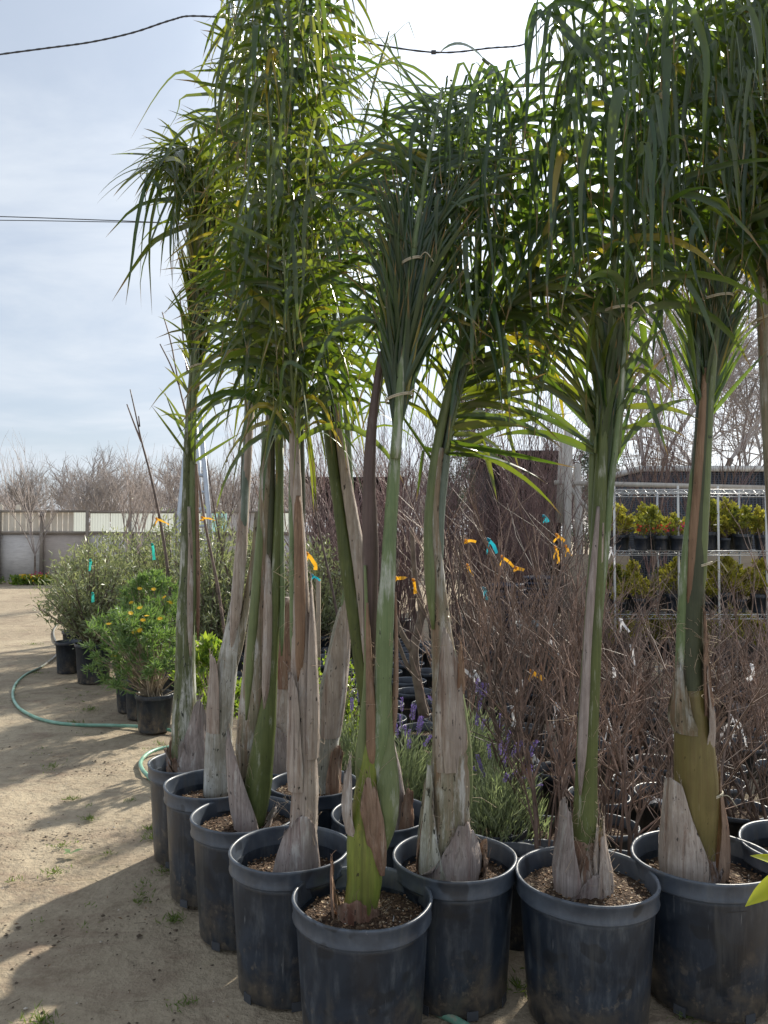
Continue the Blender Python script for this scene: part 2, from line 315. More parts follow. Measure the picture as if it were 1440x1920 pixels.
# ------------------------------------------------------------------ mesh building
class MB:
    def __init__(s): s.V = []; s.UV = []; s.Q = []; s.T = []; s.k = 0
    def add(s, v, q=None, t=None, uv=None):
        v = np.asarray(v, float).reshape(-1, 3); n = len(v)
        s.V.append(v); s.UV.append(np.zeros((n, 2)) if uv is None else np.asarray(uv, float).reshape(-1, 2))
        if q is not None and len(q): s.Q.append(np.asarray(q, int).reshape(-1, 4) + s.k)
        if t is not None and len(t): s.T.append(np.asarray(t, int).reshape(-1, 3) + s.k)
        s.k += n
    def mesh(s, name, mat, off=(0, 0, 0), smooth=True):
        me = bpy.data.meshes.new(name)
        V = np.concatenate(s.V) - np.array(off, float); UV = np.concatenate(s.UV)
        Q = np.concatenate(s.Q) if s.Q else np.zeros((0, 4), int); T = np.concatenate(s.T) if s.T else np.zeros((0, 3), int)
        me.vertices.add(len(V)); me.vertices.foreach_set('co', V.ravel())
        li = np.concatenate([Q.ravel(), T.ravel()]).astype(np.int32)
        me.loops.add(len(li)); me.loops.foreach_set('vertex_index', li)
        me.polygons.add(len(Q) + len(T))
        ls = np.concatenate([np.arange(len(Q)) * 4, len(Q) * 4 + np.arange(len(T)) * 3]).astype(np.int32)
        me.polygons.foreach_set('loop_start', ls)
        me.polygons.foreach_set('use_smooth', np.full(len(ls), smooth))
        me.update(calc_edges=True)
        u = me.uv_layers.new(name='UVMap'); u.data.foreach_set('uv', UV[li].ravel())
        if mat is not None: me.materials.append(mat)
        return me
    def build(s, name, mat, parent=None, off=(0, 0, 0), smooth=True, loc=None):
        o = bpy.data.objects.new(name, s.mesh(name, mat, off, smooth)); COL.objects.link(o)
        if parent is not None: o.parent = parent
        if loc is not None: o.location = loc
        return o
    # --- shapes
    def box(s, c, size, rot=None):
        x, y, z = (k / 2 for k in size)
        v = np.array([(-x, -y, -z), (x, -y, -z), (x, y, -z), (-x, y, -z), (-x, -y, z), (x, -y, z), (x, y, z), (-x, y, z)])
        if rot is not None: v = v @ np.array(rot).T
        s.add(v + np.array(c), [(0, 3, 2, 1), (4, 5, 6, 7), (0, 1, 5, 4), (1, 2, 6, 5), (2, 3, 7, 6), (3, 0, 4, 7)])
    def bar(s, a, b, w, h):
        a = np.array(a, float); b = np.array(b, float); d = b - a; L = np.linalg.norm(d); d = d / L
        ref = np.array((0, 0, 1.)) if abs(d[2]) < .95 else np.array((0, 1., 0))
        sx = np.cross(d, ref); sx /= np.linalg.norm(sx); sy = np.cross(sx, d)
        s.box((a + b) / 2, (w, h, L), np.stack([sx, sy, d], 1))
    def tube(s, P, rad, n=6, cap=True, wob=0, ridge=0, ph=0, rng=None, ell=1.0):
        P = np.asarray(P, float); m = len(P); rad = np.broadcast_to(np.asarray(rad, float), (m,))
        Tn = np.gradient(P, axis=0); Tn /= np.linalg.norm(Tn, axis=1)[:, None] + 1e-12
        ref = np.array((0., -1., 0.)) if abs(Tn[0][1]) < .9 else np.array((1., 0, 0))
        a = ref - Tn[0] * ref.dot(Tn[0]); a /= np.linalg.norm(a)
        th = np.arange(n) / n * 2 * math.pi
        V = np.zeros((m, n, 3))
        for i in range(m):
            a = a - Tn[i] * a.dot(Tn[i]); a /= np.linalg.norm(a) + 1e-12
            b = np.cross(a, Tn[i])
            k = np.ones(n)
            if ridge: k = k + ridge * np.cos(3 * th + ph + i * .05) + ridge * .7 * np.cos(5 * th + ph * 2)
            if wob and rng is not None: k = k + np.array([rng.uniform(-wob, wob) for _ in range(n)])
            V[i] = P[i] + (np.outer(np.cos(th) * k, a) + np.outer(np.sin(th) * k * ell, b)) * rad[i]
        q = [(i * n + j, i * n + (j + 1) % n, (i + 1) * n + (j + 1) % n, (i + 1) * n + j) for i in range(m - 1) for j in range(n)]
        L = np.concatenate([[0], np.cumsum(np.linalg.norm(np.diff(P, axis=0), axis=1))])
        uv = np.stack([np.tile(th / 6.283, m), np.repeat(L, n)], 1)
        V = V.reshape(-1, 3); t = []
        if cap:
            V = np.concatenate([V, P[:1], P[-1:]]); uv = np.concatenate([uv, [[0, 0]], [[0, 1]]])
            for j in range(n):
                t.append((m * n, (j + 1) % n, j)); t.append((m * n + 1, (m - 1) * n + j, (m - 1) * n + (j + 1) % n))
        s.add(V, q, t, uv)
    def lathe(s, prof, n=40, c=(0, 0, 0), wob=None):
        th = np.arange(n) / n * 2 * math.pi; m = len(prof); V = []
        for i, (r, z) in enumerate(prof):
            k = r * (1 + (wob(th, z) if wob else 0))
            V.append(np.stack([c[0] + np.cos(th) * k, c[1] + np.sin(th) * k, np.full(n, c[2] + z)], 1))
        q = [(i * n + j, i * n + (j + 1) % n, (i + 1) * n + (j + 1) % n, (i + 1) * n + j) for i in range(m - 1) for j in range(n)]
        s.add(np.concatenate(V), q)
    def leaves(s, P, D, L, W, rnd, up=None):
        """many simple four-point leaves at once (numpy): base, two shoulders, tip"""
        P = np.asarray(P, float); D = np.asarray(D, float); n = len(P)
        D = D / (np.linalg.norm(D, axis=1)[:, None] + 1e-9)
        A = np.random.RandomState(n).normal(size=(n, 3)) if up is None else up
        S = np.cross(D, A); S /= np.linalg.norm(S, axis=1)[:, None] + 1e-9
        L = np.broadcast_to(L, (n,))[:, None]; W = np.broadcast_to(W, (n,))[:, None]
        Nn = np.cross(S, D)
        m = P + D * L * .45 + Nn * L * .06
        V = np.stack([P, m + S * W / 2, P + D * L, m - S * W / 2], 1).reshape(-1, 3)
        uv = np.stack([np.tile([0, .45, .9, .45], n), np.repeat(rnd, 4)], 1)
        s.add(V, np.arange(4 * n).reshape(-1, 4), None, uv)

def crv(pts, n):
    """Catmull-Rom through the control rows, resampled to n rows"""
    p = np.asarray(pts, float)
    if len(p) == 2: return p[0] + (p[1] - p[0]) * np.linspace(0, 1, n)[:, None]
    q = np.concatenate([[2 * p[0] - p[1]], p, [2 * p[-1] - p[-2]]]); out = []
    for u in np.linspace(0, len(p) - 1 - 1e-6, n):
        i = int(u); t = u - i; a, b, c, d = q[i:i + 4]
        out.append(.5 * (2 * b + (c - a) * t + (2 * a - 5 * b + 4 * c - d) * t * t + (3 * b - a - 3 * c + d) * t ** 3))
    return np.array(out)

def thing(name, label, cat, loc=(0, 0, 0), group=None):
    o = bpy.data.objects.new(name, None); COL.objects.link(o); o.location = loc
    o.empty_display_size = .1
    o['label'] = label; o['category'] = cat
    if group: o['group'] = group
    return o
def tag(o, label, cat, group=None):
    o['label'] = label; o['category'] = cat
    if group: o['group'] = group
    return o
def kind(o, k): o['kind'] = k; return o
def copy_tree(o, loc, rz=0, sc=1, label=None):
    r = o.copy(); COL.objects.link(r); r.location = loc; r.rotation_euler = (0, 0, rz); r.scale = (sc, sc, sc)
    if label: r['label'] = label
    for ch in o.children:
        c = ch.copy(); COL.objects.link(c); c.parent = r
        for g in ch.children:
            d = g.copy(); COL.objects.link(d); d.parent = c
    return r

# ------------------------------------------------------------------ ground
def gz(x, y):
    return .012 * math.sin(x * 2.1 + .4 * y) + .010 * math.sin(y * 2.7 - x) + .006 * math.sin(5.1 * x + 3.3 * y)
mb = MB()
xs = np.concatenate([np.linspace(-400, -12, 14), np.linspace(-10, 8, 130), np.linspace(10, 400, 14)])
ys = np.concatenate([np.linspace(-60, 0, 8), np.linspace(.4, 14, 130), np.linspace(15, 600, 30)])
rg = np.random.RandomState(5)
X, Yg = np.meshgrid(xs, ys)
near = np.clip(1 - np.maximum(np.abs(X) - 7, 0) / 3, 0, 1) * np.clip(1 - np.maximum(Yg - 11, 0) / 3, 0, 1) * np.clip(Yg, 0, 1)
Z = near * (.006 * np.sin(X * 2.1 + .4 * Yg) + .005 * np.sin(Yg * 2.7 - X) + .004 * np.sin(5.1 * X + 3.3 * Yg) + rg.normal(size=X.shape) * .0022)
nx, ny = len(xs), len(ys)
V = np.stack([X, Yg, Z - .008], 2).reshape(-1, 3)
ii, jj = np.meshgrid(np.arange(ny - 1), np.arange(nx - 1), indexing='ij'); b0 = (ii * nx + jj).ravel()
mb.add(V, np.stack([b0, b0 + 1, b0 + nx + 1, b0 + nx], 1))
kind(mb.build('ground', M['ground']), 'structure')

rnd = random.Random(11)
# clods, bits of bark and litter on the dirt
mb = MB()
def clod(p, r):
    v = []
    for k in range(6):
        a = k / 6 * 6.283
        v.append((p[0] + math.cos(a) * r * rnd.uniform(.6, 1.3), p[1] + math.sin(a) * r * rnd.uniform(.6, 1.3), p[2]))
    v.append((p[0], p[1], p[2] + r * rnd.uniform(.3, .8)))
    mb.add(v, None, [(k, (k + 1) % 6, 6) for k in range(6)])
cl = [(rnd.uniform(-2.2, .4), rnd.uniform(2.2, 6)) for _ in range(26)]
for i in range(3200):
    if rnd.random() < .6:
        c = rnd.choice(cl); x = c[0] + rnd.gauss(0, .15); y = c[1] + rnd.gauss(0, .10)
    else: x = rnd.uniform(-4, 1.6); y = rnd.uniform(2.0, 9)
    clod((x, y, -.006), abs(rnd.gauss(0, .0034)) + .0016 + (rnd.random() < .04) * .006)
for i in range(160):     # thin bits of straw and twig
    x = rnd.uniform(-3, 1.2); y = rnd.uniform(2, 7); a = rnd.uniform(0, 6.28); L = rnd.uniform(.01, .05)
    mb.tube([(x, y, .0), (x + math.cos(a) * L, y + math.sin(a) * L, .004)], .0012, 3)
kind(mb.build('dirt_litter', M['clod'], smooth=False), 'stuff')
mb = MB(); P = []; D = []
for i in range(420):
    if rnd.random() < .65: c = rnd.choice(cl); x = c[0] + rnd.gauss(0, .25); y = c[1] + rnd.gauss(0, .2)
    else: x = rnd.uniform(-3, 1.6); y = rnd.uniform(2.0, 7)
    P.append((x, y, .001)); a = rnd.uniform(0, 6.28); D.append((math.cos(a), math.sin(a), rnd.uniform(-.05, .35)))
mb.leaves(P, D, np.array([rnd.uniform(.008, .028) for _ in P]), np.array([rnd.uniform(.003, .009) for _ in P]), np.zeros(len(P)))
kind(mb.build('leaf_litter', M['bark_chip'], smooth=False), 'stuff')
mb = MB()
for i in range(500): clod((rnd.uniform(-3.5, 1.6), rnd.uniform(2.0, 7), -.004), abs(rnd.gauss(0, .003)) + .002)
kind(mb.build('gravel', M['pebble'], smooth=False), 'stuff')
# weeds
mb = MB()
def blades(c, n, h, sp):
    P = []; D = []
    for _ in range(n):
        a = rnd.uniform(0, 6.28); r = abs(rnd.gauss(0, sp))
        P.append((c[0] + math.cos(a) * r, c[1] + math.sin(a) * r * .8, -.006)); D.append((rnd.gauss(0, .7), rnd.gauss(0, .7), rnd.uniform(.3, 1)))
    mb.leaves(P, D, np.array([rnd.uniform(.5, 1) * h for _ in P]), np.full(len(P), .0045), np.array([rnd.random() * .9 for _ in P]))
for px, py, n, h, sp in [(405, 1620, 40, .03, .02), (310, 1632, 60, .03, .035), (135, 1498, 40, .04, .03), (165, 1535, 60, .04, .03), (260, 1690, 40, .03, .035),
                         (325, 1725, 70, .05, .03), (285, 1570, 50, .05, .03), (283, 1555, 40, .05, .03), (100, 1634, 60, .035, .05), (115, 1585, 40, .03, .04),
                         (75, 1915, 70, .05, .04), (345, 1882, 40, .03, .03), (95, 1437, 40, .05, .04), (170, 1330, 60, .06, .06), (60, 1208, 60, .05, .1),
                         (265, 1675, 25, .03, .03), (25, 1650, 25, .03, .03), (200, 1600, 20, .03, .02), (970, 1850, 70, .06, .05), (1285, 1905, 40, .05, .04),
                         (140, 1355, 40, .05, .05), (70, 1262, 40, .05, .06), (298, 1395, 30, .05, .04), (245, 1500, 25, .03, .03), (268, 1655, 30, .03, .04)]:
    g = ground_at(px, py); blades(g, n, h, sp)
for _ in range(60):
    blades((rnd.uniform(-4, -.9), rnd.uniform(2.4, 9)), 12, .022, .03)
kind(mb.build('weed_grass', M['grass'], smooth=False), 'stuff')
# broad-leaved seedling in the dirt
g = ground_at(132, 1600)
t = thing('seedling', 'flat dark green seedling growing alone in the open dirt', 'seedling', g)
for a, L in ((0.2, .065), (2.6, .05), (4.2, .045), (5.2, .04)):
    mb = MB(); d = np.array([(math.cos(a), math.sin(a), .25)])
    mb.leaves([(0, 0, .002)], d, L, L * .6, np.array([.3]), up=np.array([(0, 0, 1.)])); mb.build('leaf', M['euryops'], t)

# ------------------------------------------------------------------ nursery pots
def rim_wob(rng, amt):
    ph = [rng.uniform(0, 6.28) for _ in range(3)]
    return lambda th, z: amt * np.clip(z, 0, 1) * (np.cos(2 * th + ph[0]) + .6 * np.cos(3 * th + ph[1]) + .4 * np.cos(6 * th + ph[2]) + .8 * np.exp(-((th - ph[0]) / .16) ** 2) * -1)
def big_pot(parent, rad, h, rng, dusty=False, soil_drop=.09, nm='pot', bites=True):
    """parent at the pot's base; wall, rim and soil"""
    w = rim_wob(rng, .035); rb = rad * .83
    band = .062
    wall = MB(); prof = [(0.001, .004), (rb * .9, .002), (rb, .012), (rb + (rad * .955 - rb) * .35, h * .35), (rad * .93, h - band - .02), (rad * .935, h - band - .004), (rad * .90, h - band)]
    wall.lathe(prof, 48, wob=w)
    inn = [(rad * .90, h - band), (rad * .895, h - soil_drop - .05)]
    wall.lathe(inn, 48, wob=w)
    p = wall.build(nm, M['pot_dusty' if dusty else 'pot'], parent)
    r = MB(); r.lathe([(rad * .925, h - band - .004), (rad * .985, h - band - .001), (rad * .99, h - band + .004), (rad * .975, h - band + .010), (rad * .985, h - .014), (rad * 1.0, h - .006), (rad * .99, h), (rad * .955, h - .001), (rad * .945, h - .01), (rad * .91, h - soil_drop - .02)], 56, wob=w)
    r.build('rim', M['rim'], p)
    if bites:   # moulded drain holes round the foot
        for a in (-2.2, -1.2, -.3, .8):
            a += rng.uniform(-.3, .3); d = MB()
            cx, cy = math.cos(a) * (rb + .001), math.sin(a) * (rb + .001)
            d.box((cx, cy, .018), (.040, .003, .030), [[-math.sin(a), math.cos(a), 0], [math.cos(a), math.sin(a), 0], [0, 0, 1]])
            d.build('drain_hole', M['cable'], p, smooth=False)
    s = MB(); n = 36; zs = h - soil_drop; V = [(0, 0, zs + .012)]; rows = 8
    for i in range(1, rows + 1):
        for j in range(n):
            rr = rad * .915 * i / rows; a = j / n * 6.283
            V.append((math.cos(a) * rr, math.sin(a) * rr, zs + .012 * (1 - (i / rows) ** 2) + (rng.uniform(-.006, .008) if i < rows else -.008)))
    q = [(1 + (i - 1) * n + j, 1 + (i - 1) * n + (j + 1) % n, 1 + i * n + (j + 1) % n, 1 + i * n + j) for i in range(1, rows) for j in range(n)]
    s.add(V, q, [(0, 1 + j, 1 + (j + 1) % n) for j in range(n)])
    so = s.build('soil', M['soil'], p)
    for nm2, mt, cnt, sz in (('bark_chips', M['bark_chip'], 260, .006), ('perlite', M['perlite'], 90, .0028)):
        c = MB()
        for _ in range(cnt):
            a = rng.uniform(0, 6.283); rr = rad * .88 * math.sqrt(rng.random()); L = sz * rng.uniform(.5, 1.8)
            M3 = Matrix.Rotation(rng.uniform(0, 6.28), 3, 'Z') @ Matrix.Rotation(rng.uniform(-.6, .6), 3, 'X')
            c.box((math.cos(a) * rr, math.sin(a) * rr, zs + .012 * (1 - (rr / rad) ** 2) + .002), (L, L * .5, L * .35), [list(x) for x in M3])
        kind(c.build(nm2, mt, p, smooth=False), 'stuff')
    return p

# ------------------------------------------------------------------ palms
LEAF_PROF = [.42, .86, 1.0, .97, .88, .74, .55, .30, .02]
def leaflet_geo(p, d, N, L, W, droop, rng, kink=None, twist=0.0, segs=8):
    """a folded strap leaf: 3 points across, bending under its weight"""
    d = d.normalized(); s = d.cross(N)
    if s.length < 1e-4: s = d.cross(Vector((.3, .9, .2)))
    s.normalize(); pos = Vector(p); V = []; UV = []; st = L / segs; r = rng.random()
    G = Vector((0, 0, -1)); side = Vector((rng.uniform(-.04, .04), rng.uniform(-.04, .04), 0))
    for i in range(segs + 1):
        u = i / segs; w = W * LEAF_PROF[i] / 2; nn = s.cross(d).normalized()
        lift = nn * w * .38
        V += [pos + s * w + lift, pos - nn * w * .10, pos - s * w + lift]
        UV += [(u, r)] * 3
        d = d + G * droop * (.55 + .9 * u) * (1.05 - .6 * max(0, -d.z)) + side
        if kink is not None and i == kink: d = d * .25 + G * .9 + Vector((rng.uniform(-.2, .2), rng.uniform(-.2, .2), 0))
        d.normalize()
        s = s - d * s.dot(d)
        if s.length < 1e-4: s = d.cross(Vector((.4, .8, .1)))
        s.normalize()
        if twist: s = Matrix.Rotation(twist, 3, d) @ s
        pos = pos + d * st
    return V, UV
LQ = [(i * 3 + j, i * 3 + j + 1, (i + 1) * 3 + j + 1, (i + 1) * 3 + j) for i in range(8) for j in range(2)]

class Palm:
    def __init__(s, label, Y, cx, cy, w, seed, drop=.09, dusty=False, limit=300, leaf='leaf_mid'):
        s.rng = random.Random(seed); s.Y = Y; s.leaf = leaf; s.cy = cy
        top = at(cx, cy, Y); s.rad = w / 2 / F * Y; s.h = top.z
        s.base = Vector((top.x, Y, 0)); s.limit = limit; s.cand = []
        s.root = thing('potted_palm', label, 'potted palm', s.base, 'king palms in black nursery pots')
        s.pot = big_pot(s.root, s.rad, s.h, s.rng, dusty, drop)
    def P(s, px, py, dY=0): return at(px, py, s.Y + dY)
    def stem(s, name, mat, pts, dY=0, n=12, ridge=.05, wob=.03, steps=5, ell=.9):
        c = np.array([(*s.P(p[0], p[1], dY + (p[3] if len(p) > 3 else 0)), p[2] / F * (s.Y + dY)) for p in pts])
        c = crv(c, max(6, (len(c) - 1) * steps))
        if name == 'petiole': u = np.linspace(0, 1, len(c)); c[:, 3] *= np.clip(.18 + u / .16, 0, 1) ** .7
        mb = MB(); mb.tube(c[:, :3], np.maximum(c[:, 3], .0015), n, True, wob, ridge, s.rng.uniform(0, 6), s.rng, ell)
        return mb.build(name, M[mat], s.root, off=s.base)
    def sheath(s, mat, pts, a0, a1, dY=0, rag=.2, flare=.25, nth=20, nt=12, thick=.0035, grow=1.05, name='leaf_sheath'):
        """dry leaf base: an open shell round part of the stem, torn along its top (0 deg faces the camera, 90 deg right)"""
        c = np.array([(*s.P(p[0], p[1], dY), p[2] / F * (s.Y + dY) * grow) for p in pts]); c = crv(c, 40)
        V = []; tops = []; ph, ph2 = s.rng.uniform(0, 6.28), s.rng.uniform(0, 6.28); emb = 1.0 if pts[0][1] > s.cy - 60 else .84
        pk = s.rng.uniform(.3, .7)
        for j in range(nth): e = abs(j / (nth - 1) - pk) / max(pk, 1 - pk); tops.append(1 - .10 * rag * s.rng.random() - (rag * 1.0 + .05) * e ** 1.6 - (rag * .35 * s.rng.random() if s.rng.random() < .12 else 0))
        fl = [s.rng.gauss(0, .030) for _ in range(nth)]
        for lay in range(2):
            for i in range(nt):
                for j in range(nth):
                    u = i / (nt - 1) * tops[j]; k = u * 39; q = c[int(k)] + (c[min(39, int(k) + 1)] - c[int(k)]) * (k - int(k))
                    ue = i / (nt - 1); nar = 1 - .38 * ue ** 1.8; am = (a0 + a1) / 2 + (a1 - a0) * (pk - .5) * .5 * ue; a = R(am + (a1 - a0) * nar * (j / (nth - 1) - .5) + 2.2 * math.sin(ue * 9 + ph) * ue); r = q[3] * (1 + flare * .5 * max(0, u - .6) * 2.5 * (1 + .5 * math.sin(j * 1.9))) + s.rng.uniform(-1, 1) * .0012
                    edge = abs(j / (nth - 1) - .5) * 2
                    r = r * (1 + .10 * edge ** 3 * (1 if u > .1 else 0) + .035 * math.sin(j * 1.3 + ph) * math.sin(u * 5 + ph2) + .05 * math.sin(j * .6 + ph2) * u) * (1 + fl[j] * min(1, .3 + u * 2)) * (emb + (1.0 - emb) * min(1, u * 5)) - lay * thick * (1 - .65 * ue)
                    V.append((q[0] + math.sin(a) * r, q[1] - math.cos(a) * r, q[2]))
        n1 = nth * nt; Q = []
        for i in range(nt - 1):
            for j in range(nth - 1):
                b = i * nth + j
                Q.append((b, b + 1, b + nth + 1, b + nth)); Q.append((n1 + b, n1 + b + nth, n1 + b + nth + 1, n1 + b + 1))
        for j in range(nth - 1):
            b = (nt - 1) * nth + j; Q.append((b, b + 1, n1 + b + 1, n1 + b))
        for i in range(nt - 1):
            b = i * nth; Q.append((b, b + nth, n1 + b + nth, n1 + b)); b = i * nth + nth - 1; Q.append((b, n1 + b, n1 + b + nth, b + nth))
        mb = MB(); mb.add(V, Q)
        if rag > .04:
            for _ in range(9):      # frayed fibres along the torn edge
                j = s.rng.randrange(nth); v = np.array(V[(nt - 1) * nth + j]); w = v - np.array(V[(nt - 2) * nth + j]); w = w / (np.linalg.norm(w) + 1e-9); l = s.rng.uniform(.012, .05)
                e = w + np.array((s.rng.gauss(0, .4), s.rng.gauss(0, .3), 0)); mb.tube(crv([v - w * .01, v + w * l * .5, v + w * l * .5 + e * l * .5], 5), .0007, 3, False)
        return mb.build(name, M[mat], s.root, off=s.base)
    def shag(s, pts, n, mats, dY=0, rng_a=(-130, 130), ln=(.35, .9), flare=.35):
        """small torn overlapping flaps of old leaf base round the foot"""
        for k in range(n):
            a = s.rng.uniform(*rng_a); w = s.rng.uniform(22, 62); u0 = s.rng.uniform(0, .35); l = s.rng.uniform(*ln)
            q = crv([(p[0], p[1], p[2]) for p in pts], 21); i0 = int(u0 * 20); i1 = min(20, i0 + max(4, int(l * 20)))
            sel = q[i0:i1 + 1]; sel = sel[::max(1, (len(sel) - 1) // 4)]
            if len(sel) < 3: continue
            s.sheath(s.rng.choice(mats), [tuple(x) for x in sel], a - w / 2, a + w / 2, dY, s.rng.uniform(.2, .5), flare * s.rng.uniform(.2, 1.3), nth=8, nt=9, grow=1.035 + .03 * s.rng.random())
    def hang(s, fr, pts, w, dY=-.2, leaf=None, back=.12):
        """one long strap leaf that leaves the crown and hangs"""
        rng = s.rng; x0, y0 = pts[0]; p = [(x0 + rng.uniform(-26, 26), y0 + rng.uniform(18, 46), dY + back)] + [(a, b, dY + rng.uniform(-.02, .02)) for a, b in pts]
        C = crv([list(s.P(*q)) for q in p], 13); W = w / F * s.Y * 1.15; r = rng.random() * .95; V = []; UV = []
        th = R(rng.uniform(-45, 45)); tw = rng.gauss(0, .09)
        for i in range(13):
            u = i / 12; t = Vector(C[min(12, i + 1)] - C[max(0, i - 1)]).normalized(); s0 = t.cross(Vector((math.sin(th), -math.cos(th), .15))).normalized(); th += tw
            nn = s0.cross(t).normalized(); ww = W / 2 * (min(1, .4 + 3 * u) if u < .3 else max(.03, 1 - ((u - .3) / .7) ** 2.2)); pos = Vector(C[i])
            V += [pos + s0 * ww + nn * ww * .3, pos, pos - s0 * ww + nn * ww * .3]; UV += [(u, r)] * 3
        mb = MB(); mb.add(V, [(i * 3 + j, i * 3 + j + 1, (i + 1) * 3 + j + 1, (i + 1) * 3 + j) for i in range(12) for j in range(2)], None, UV)
        p0 = Vector(C[0]); mb.build('leaflet', M[leaf or s.leaf], fr, off=p0, loc=p0 - s.base); s.limit -= 1
    def curtain(s, fr, x0, x1, y0, y1, n, w=(5, 9), ln=(130, 270), dy=(-.38, .05)):
        """long limp leaves hanging all over the crown"""
        r = s.rng
        for _ in range(n):
            x, y, l = r.uniform(x0, x1), r.uniform(y0, y1), r.uniform(*ln); sg = r.choice((-1, 1)) * r.uniform(10, 34); rise = r.uniform(8, 30)
            s.hang(fr, [(x, y), (x + sg * .7, y - rise), (x + sg * 1.3, y + l * .25), (x + sg * 1.5 + r.uniform(-8, 8), y + l * .65), (x + sg * 1.5 + r.uniform(-16, 16), y + l)], r.uniform(*w), r.uniform(*dy), r.choice((None, None, 'leaf_mid')) )
    def fibres(s, pts, n=40, L=.05):
        mb = MB(); c = crv([(*s.P(p[0], p[1]), p[2] / F * s.Y) for p in pts], 60)
        for _ in range(n):
            q = c[s.rng.randrange(60)]; a = R(s.rng.uniform(-110, 110)); r = q[3] * 1.0
            p0 = np.array((q[0] + math.sin(a) * r, q[1] - math.cos(a) * r, q[2])); o = np.array((math.sin(a), -math.cos(a), 0))
            l = L * s.rng.uniform(.3, 1.2); tx = np.array((s.rng.gauss(0, .5), s.rng.gauss(0, .5), s.rng.gauss(.1, .8)))
            p1 = p0 + (o * .25 + tx * .5) * l * .6; p2 = p1 + (tx + np.array((s.rng.gauss(0, .6), 0, s.rng.gauss(0, .6)))) * l * .5
            mb.tube(crv([p0, p1, p2], 5), .0006, 3, False)
        kind(mb.build('loose_fibre', M['fibre'], s.root, off=s.base), 'stuff')
    def twine(s, px, py, r, dY=0, tail=True):
        c = s.P(px, py, dY); rr = r / F * s.Y; mb = MB()
        P = [(c.x + math.sin(a) * rr, c.y - math.cos(a) * rr * .9, c.z + .012 * math.sin(a * 1.0 + .5)) for a in np.linspace(0, 6.283, 28)]
        mb.tube(P, .0024, 5, False)
        mb.tube([(p[0], p[1], p[2] + .005) for p in P], .0024, 5, False)
        if tail: mb.tube(crv([P[3], (P[3][0] + .02, P[3][1] - .02, P[3][2] + .01), (P[3][0] + .05, P[3][1] - .02, P[3][2] - .03)], 8), .0018, 4)
        mb.build('twine', M['twine'], s.root, off=s.base)
    def frond(s, pts, face=0, start=0.0, step=.024, L=.5, W=.03, a=(12, 50), droop=.10, sides=(-1, 1), rad=(6, 2), up=.25, kink=.15, Ltip=.6, mat='petiole',
              jit=.36, tied=0.0, leaf=None, skip=0.0, twist=.05, spread=0.0):
        """rachis through photo points (px, py, depth offset) with strap leaflets along it; face = azimuth of its upper side (0 = to camera)"""
        rng = s.rng; Y = s.Y
        c = np.array([s.P(p[0], p[1], p[2] if len(p) > 2 else 0) for p in pts]); n = max(12, 5 * len(pts)); C = crv(c, n)
        rr = np.linspace(rad[0], rad[1], n) / F * Y
        mb = MB(); mb.tube(C, rr, 7); fr = mb.build('frond', M[mat], s.root, off=s.base)
        seg = np.linalg.norm(np.diff(C, axis=0), axis=1); cum = np.concatenate([[0], np.cumsum(seg)]); tot = cum[-1]
        Fv = Vector((math.sin(R(face)), -math.cos(R(face)), .25)); d = start * tot
        while d < tot:
            u = d / tot; i = min(n - 2, int(np.searchsorted(cum, d, 'right') - 1)); f = (d - cum[i]) / (seg[i] + 1e-9)
            p = Vector(C[i] + (C[i + 1] - C[i]) * f); T = Vector(C[i + 1] - C[i]).normalized()
            Fn = (Fv - T * Fv.dot(T)).normalized(); S = T.cross(Fn).normalized()
            un = max(0.0, (u - start) / (1 - start + 1e-6))
            for sd in sides:
                if rng.random() < skip: continue
                tie = un < tied
                ang = R((7 + 5 * rng.random()) if tie else (a[0] + (a[1] - a[0]) * un + rng.gauss(0, 9 + 30 * max(0, jit - .2))))
                lift = rng.uniform(-.45, up + .25) if not tie else rng.uniform(-.1, .1)
                dr = T * math.cos(ang) + S * (sd * math.sin(ang)) + Fn * lift * math.sin(ang) * 1.6
                dr += Vector((rng.gauss(0, jit * .35), rng.gauss(0, jit * .35), rng.gauss(0, jit * .2))) * (0.25 if tie else 1)
                l = L * (1 - (1 - Ltip) * un) * rng.uniform(.78, 1.15)
                w = W * rng.uniform(.75, 1.2) * (1 - .25 * un)
                Nn = (Fn + S * sd * rng.uniform(-.5, .9) + Vector((rng.gauss(0, jit), rng.gauss(0, jit), rng.gauss(0, jit)))).normalized()
                dp = droop * (rng.uniform(.4, 1.2) if rng.random() < .6 else rng.uniform(1.3, 2.4) if rng.random() < .7 else rng.uniform(0, .3)) * (.12 if tie else 1)
                k = rng.choice((2, 3, 4, 5)) if (not tie and rng.random() < kink) else None
                V, UV = leaflet_geo(p, dr, Nn, l, w, dp, rng, k, rng.gauss(0, twist))
                s.cand.append((l * w / Y * rng.uniform(.7, 1.3), fr, p, V, UV, leaf or s.leaf))
            d += step * rng.uniform(.75, 1.25)
        return fr
    def finish(s):
        s.cand.sort(key=lambda x: -x[0]); rest = {}
        for k, (_, fr, p, V, UV, lm) in enumerate(s.cand):
            if k < s.limit:
                mb = MB(); mb.add(V, LQ, None, UV); mb.build('leaflet', M[lm], fr, off=p, loc=p - s.base)
            else: rest.setdefault(lm, MB()).add(V, LQ, None, UV)
        for lm, mb in rest.items(): kind(mb.build('leaflets', M[lm], s.root, off=s.base), 'stuff')

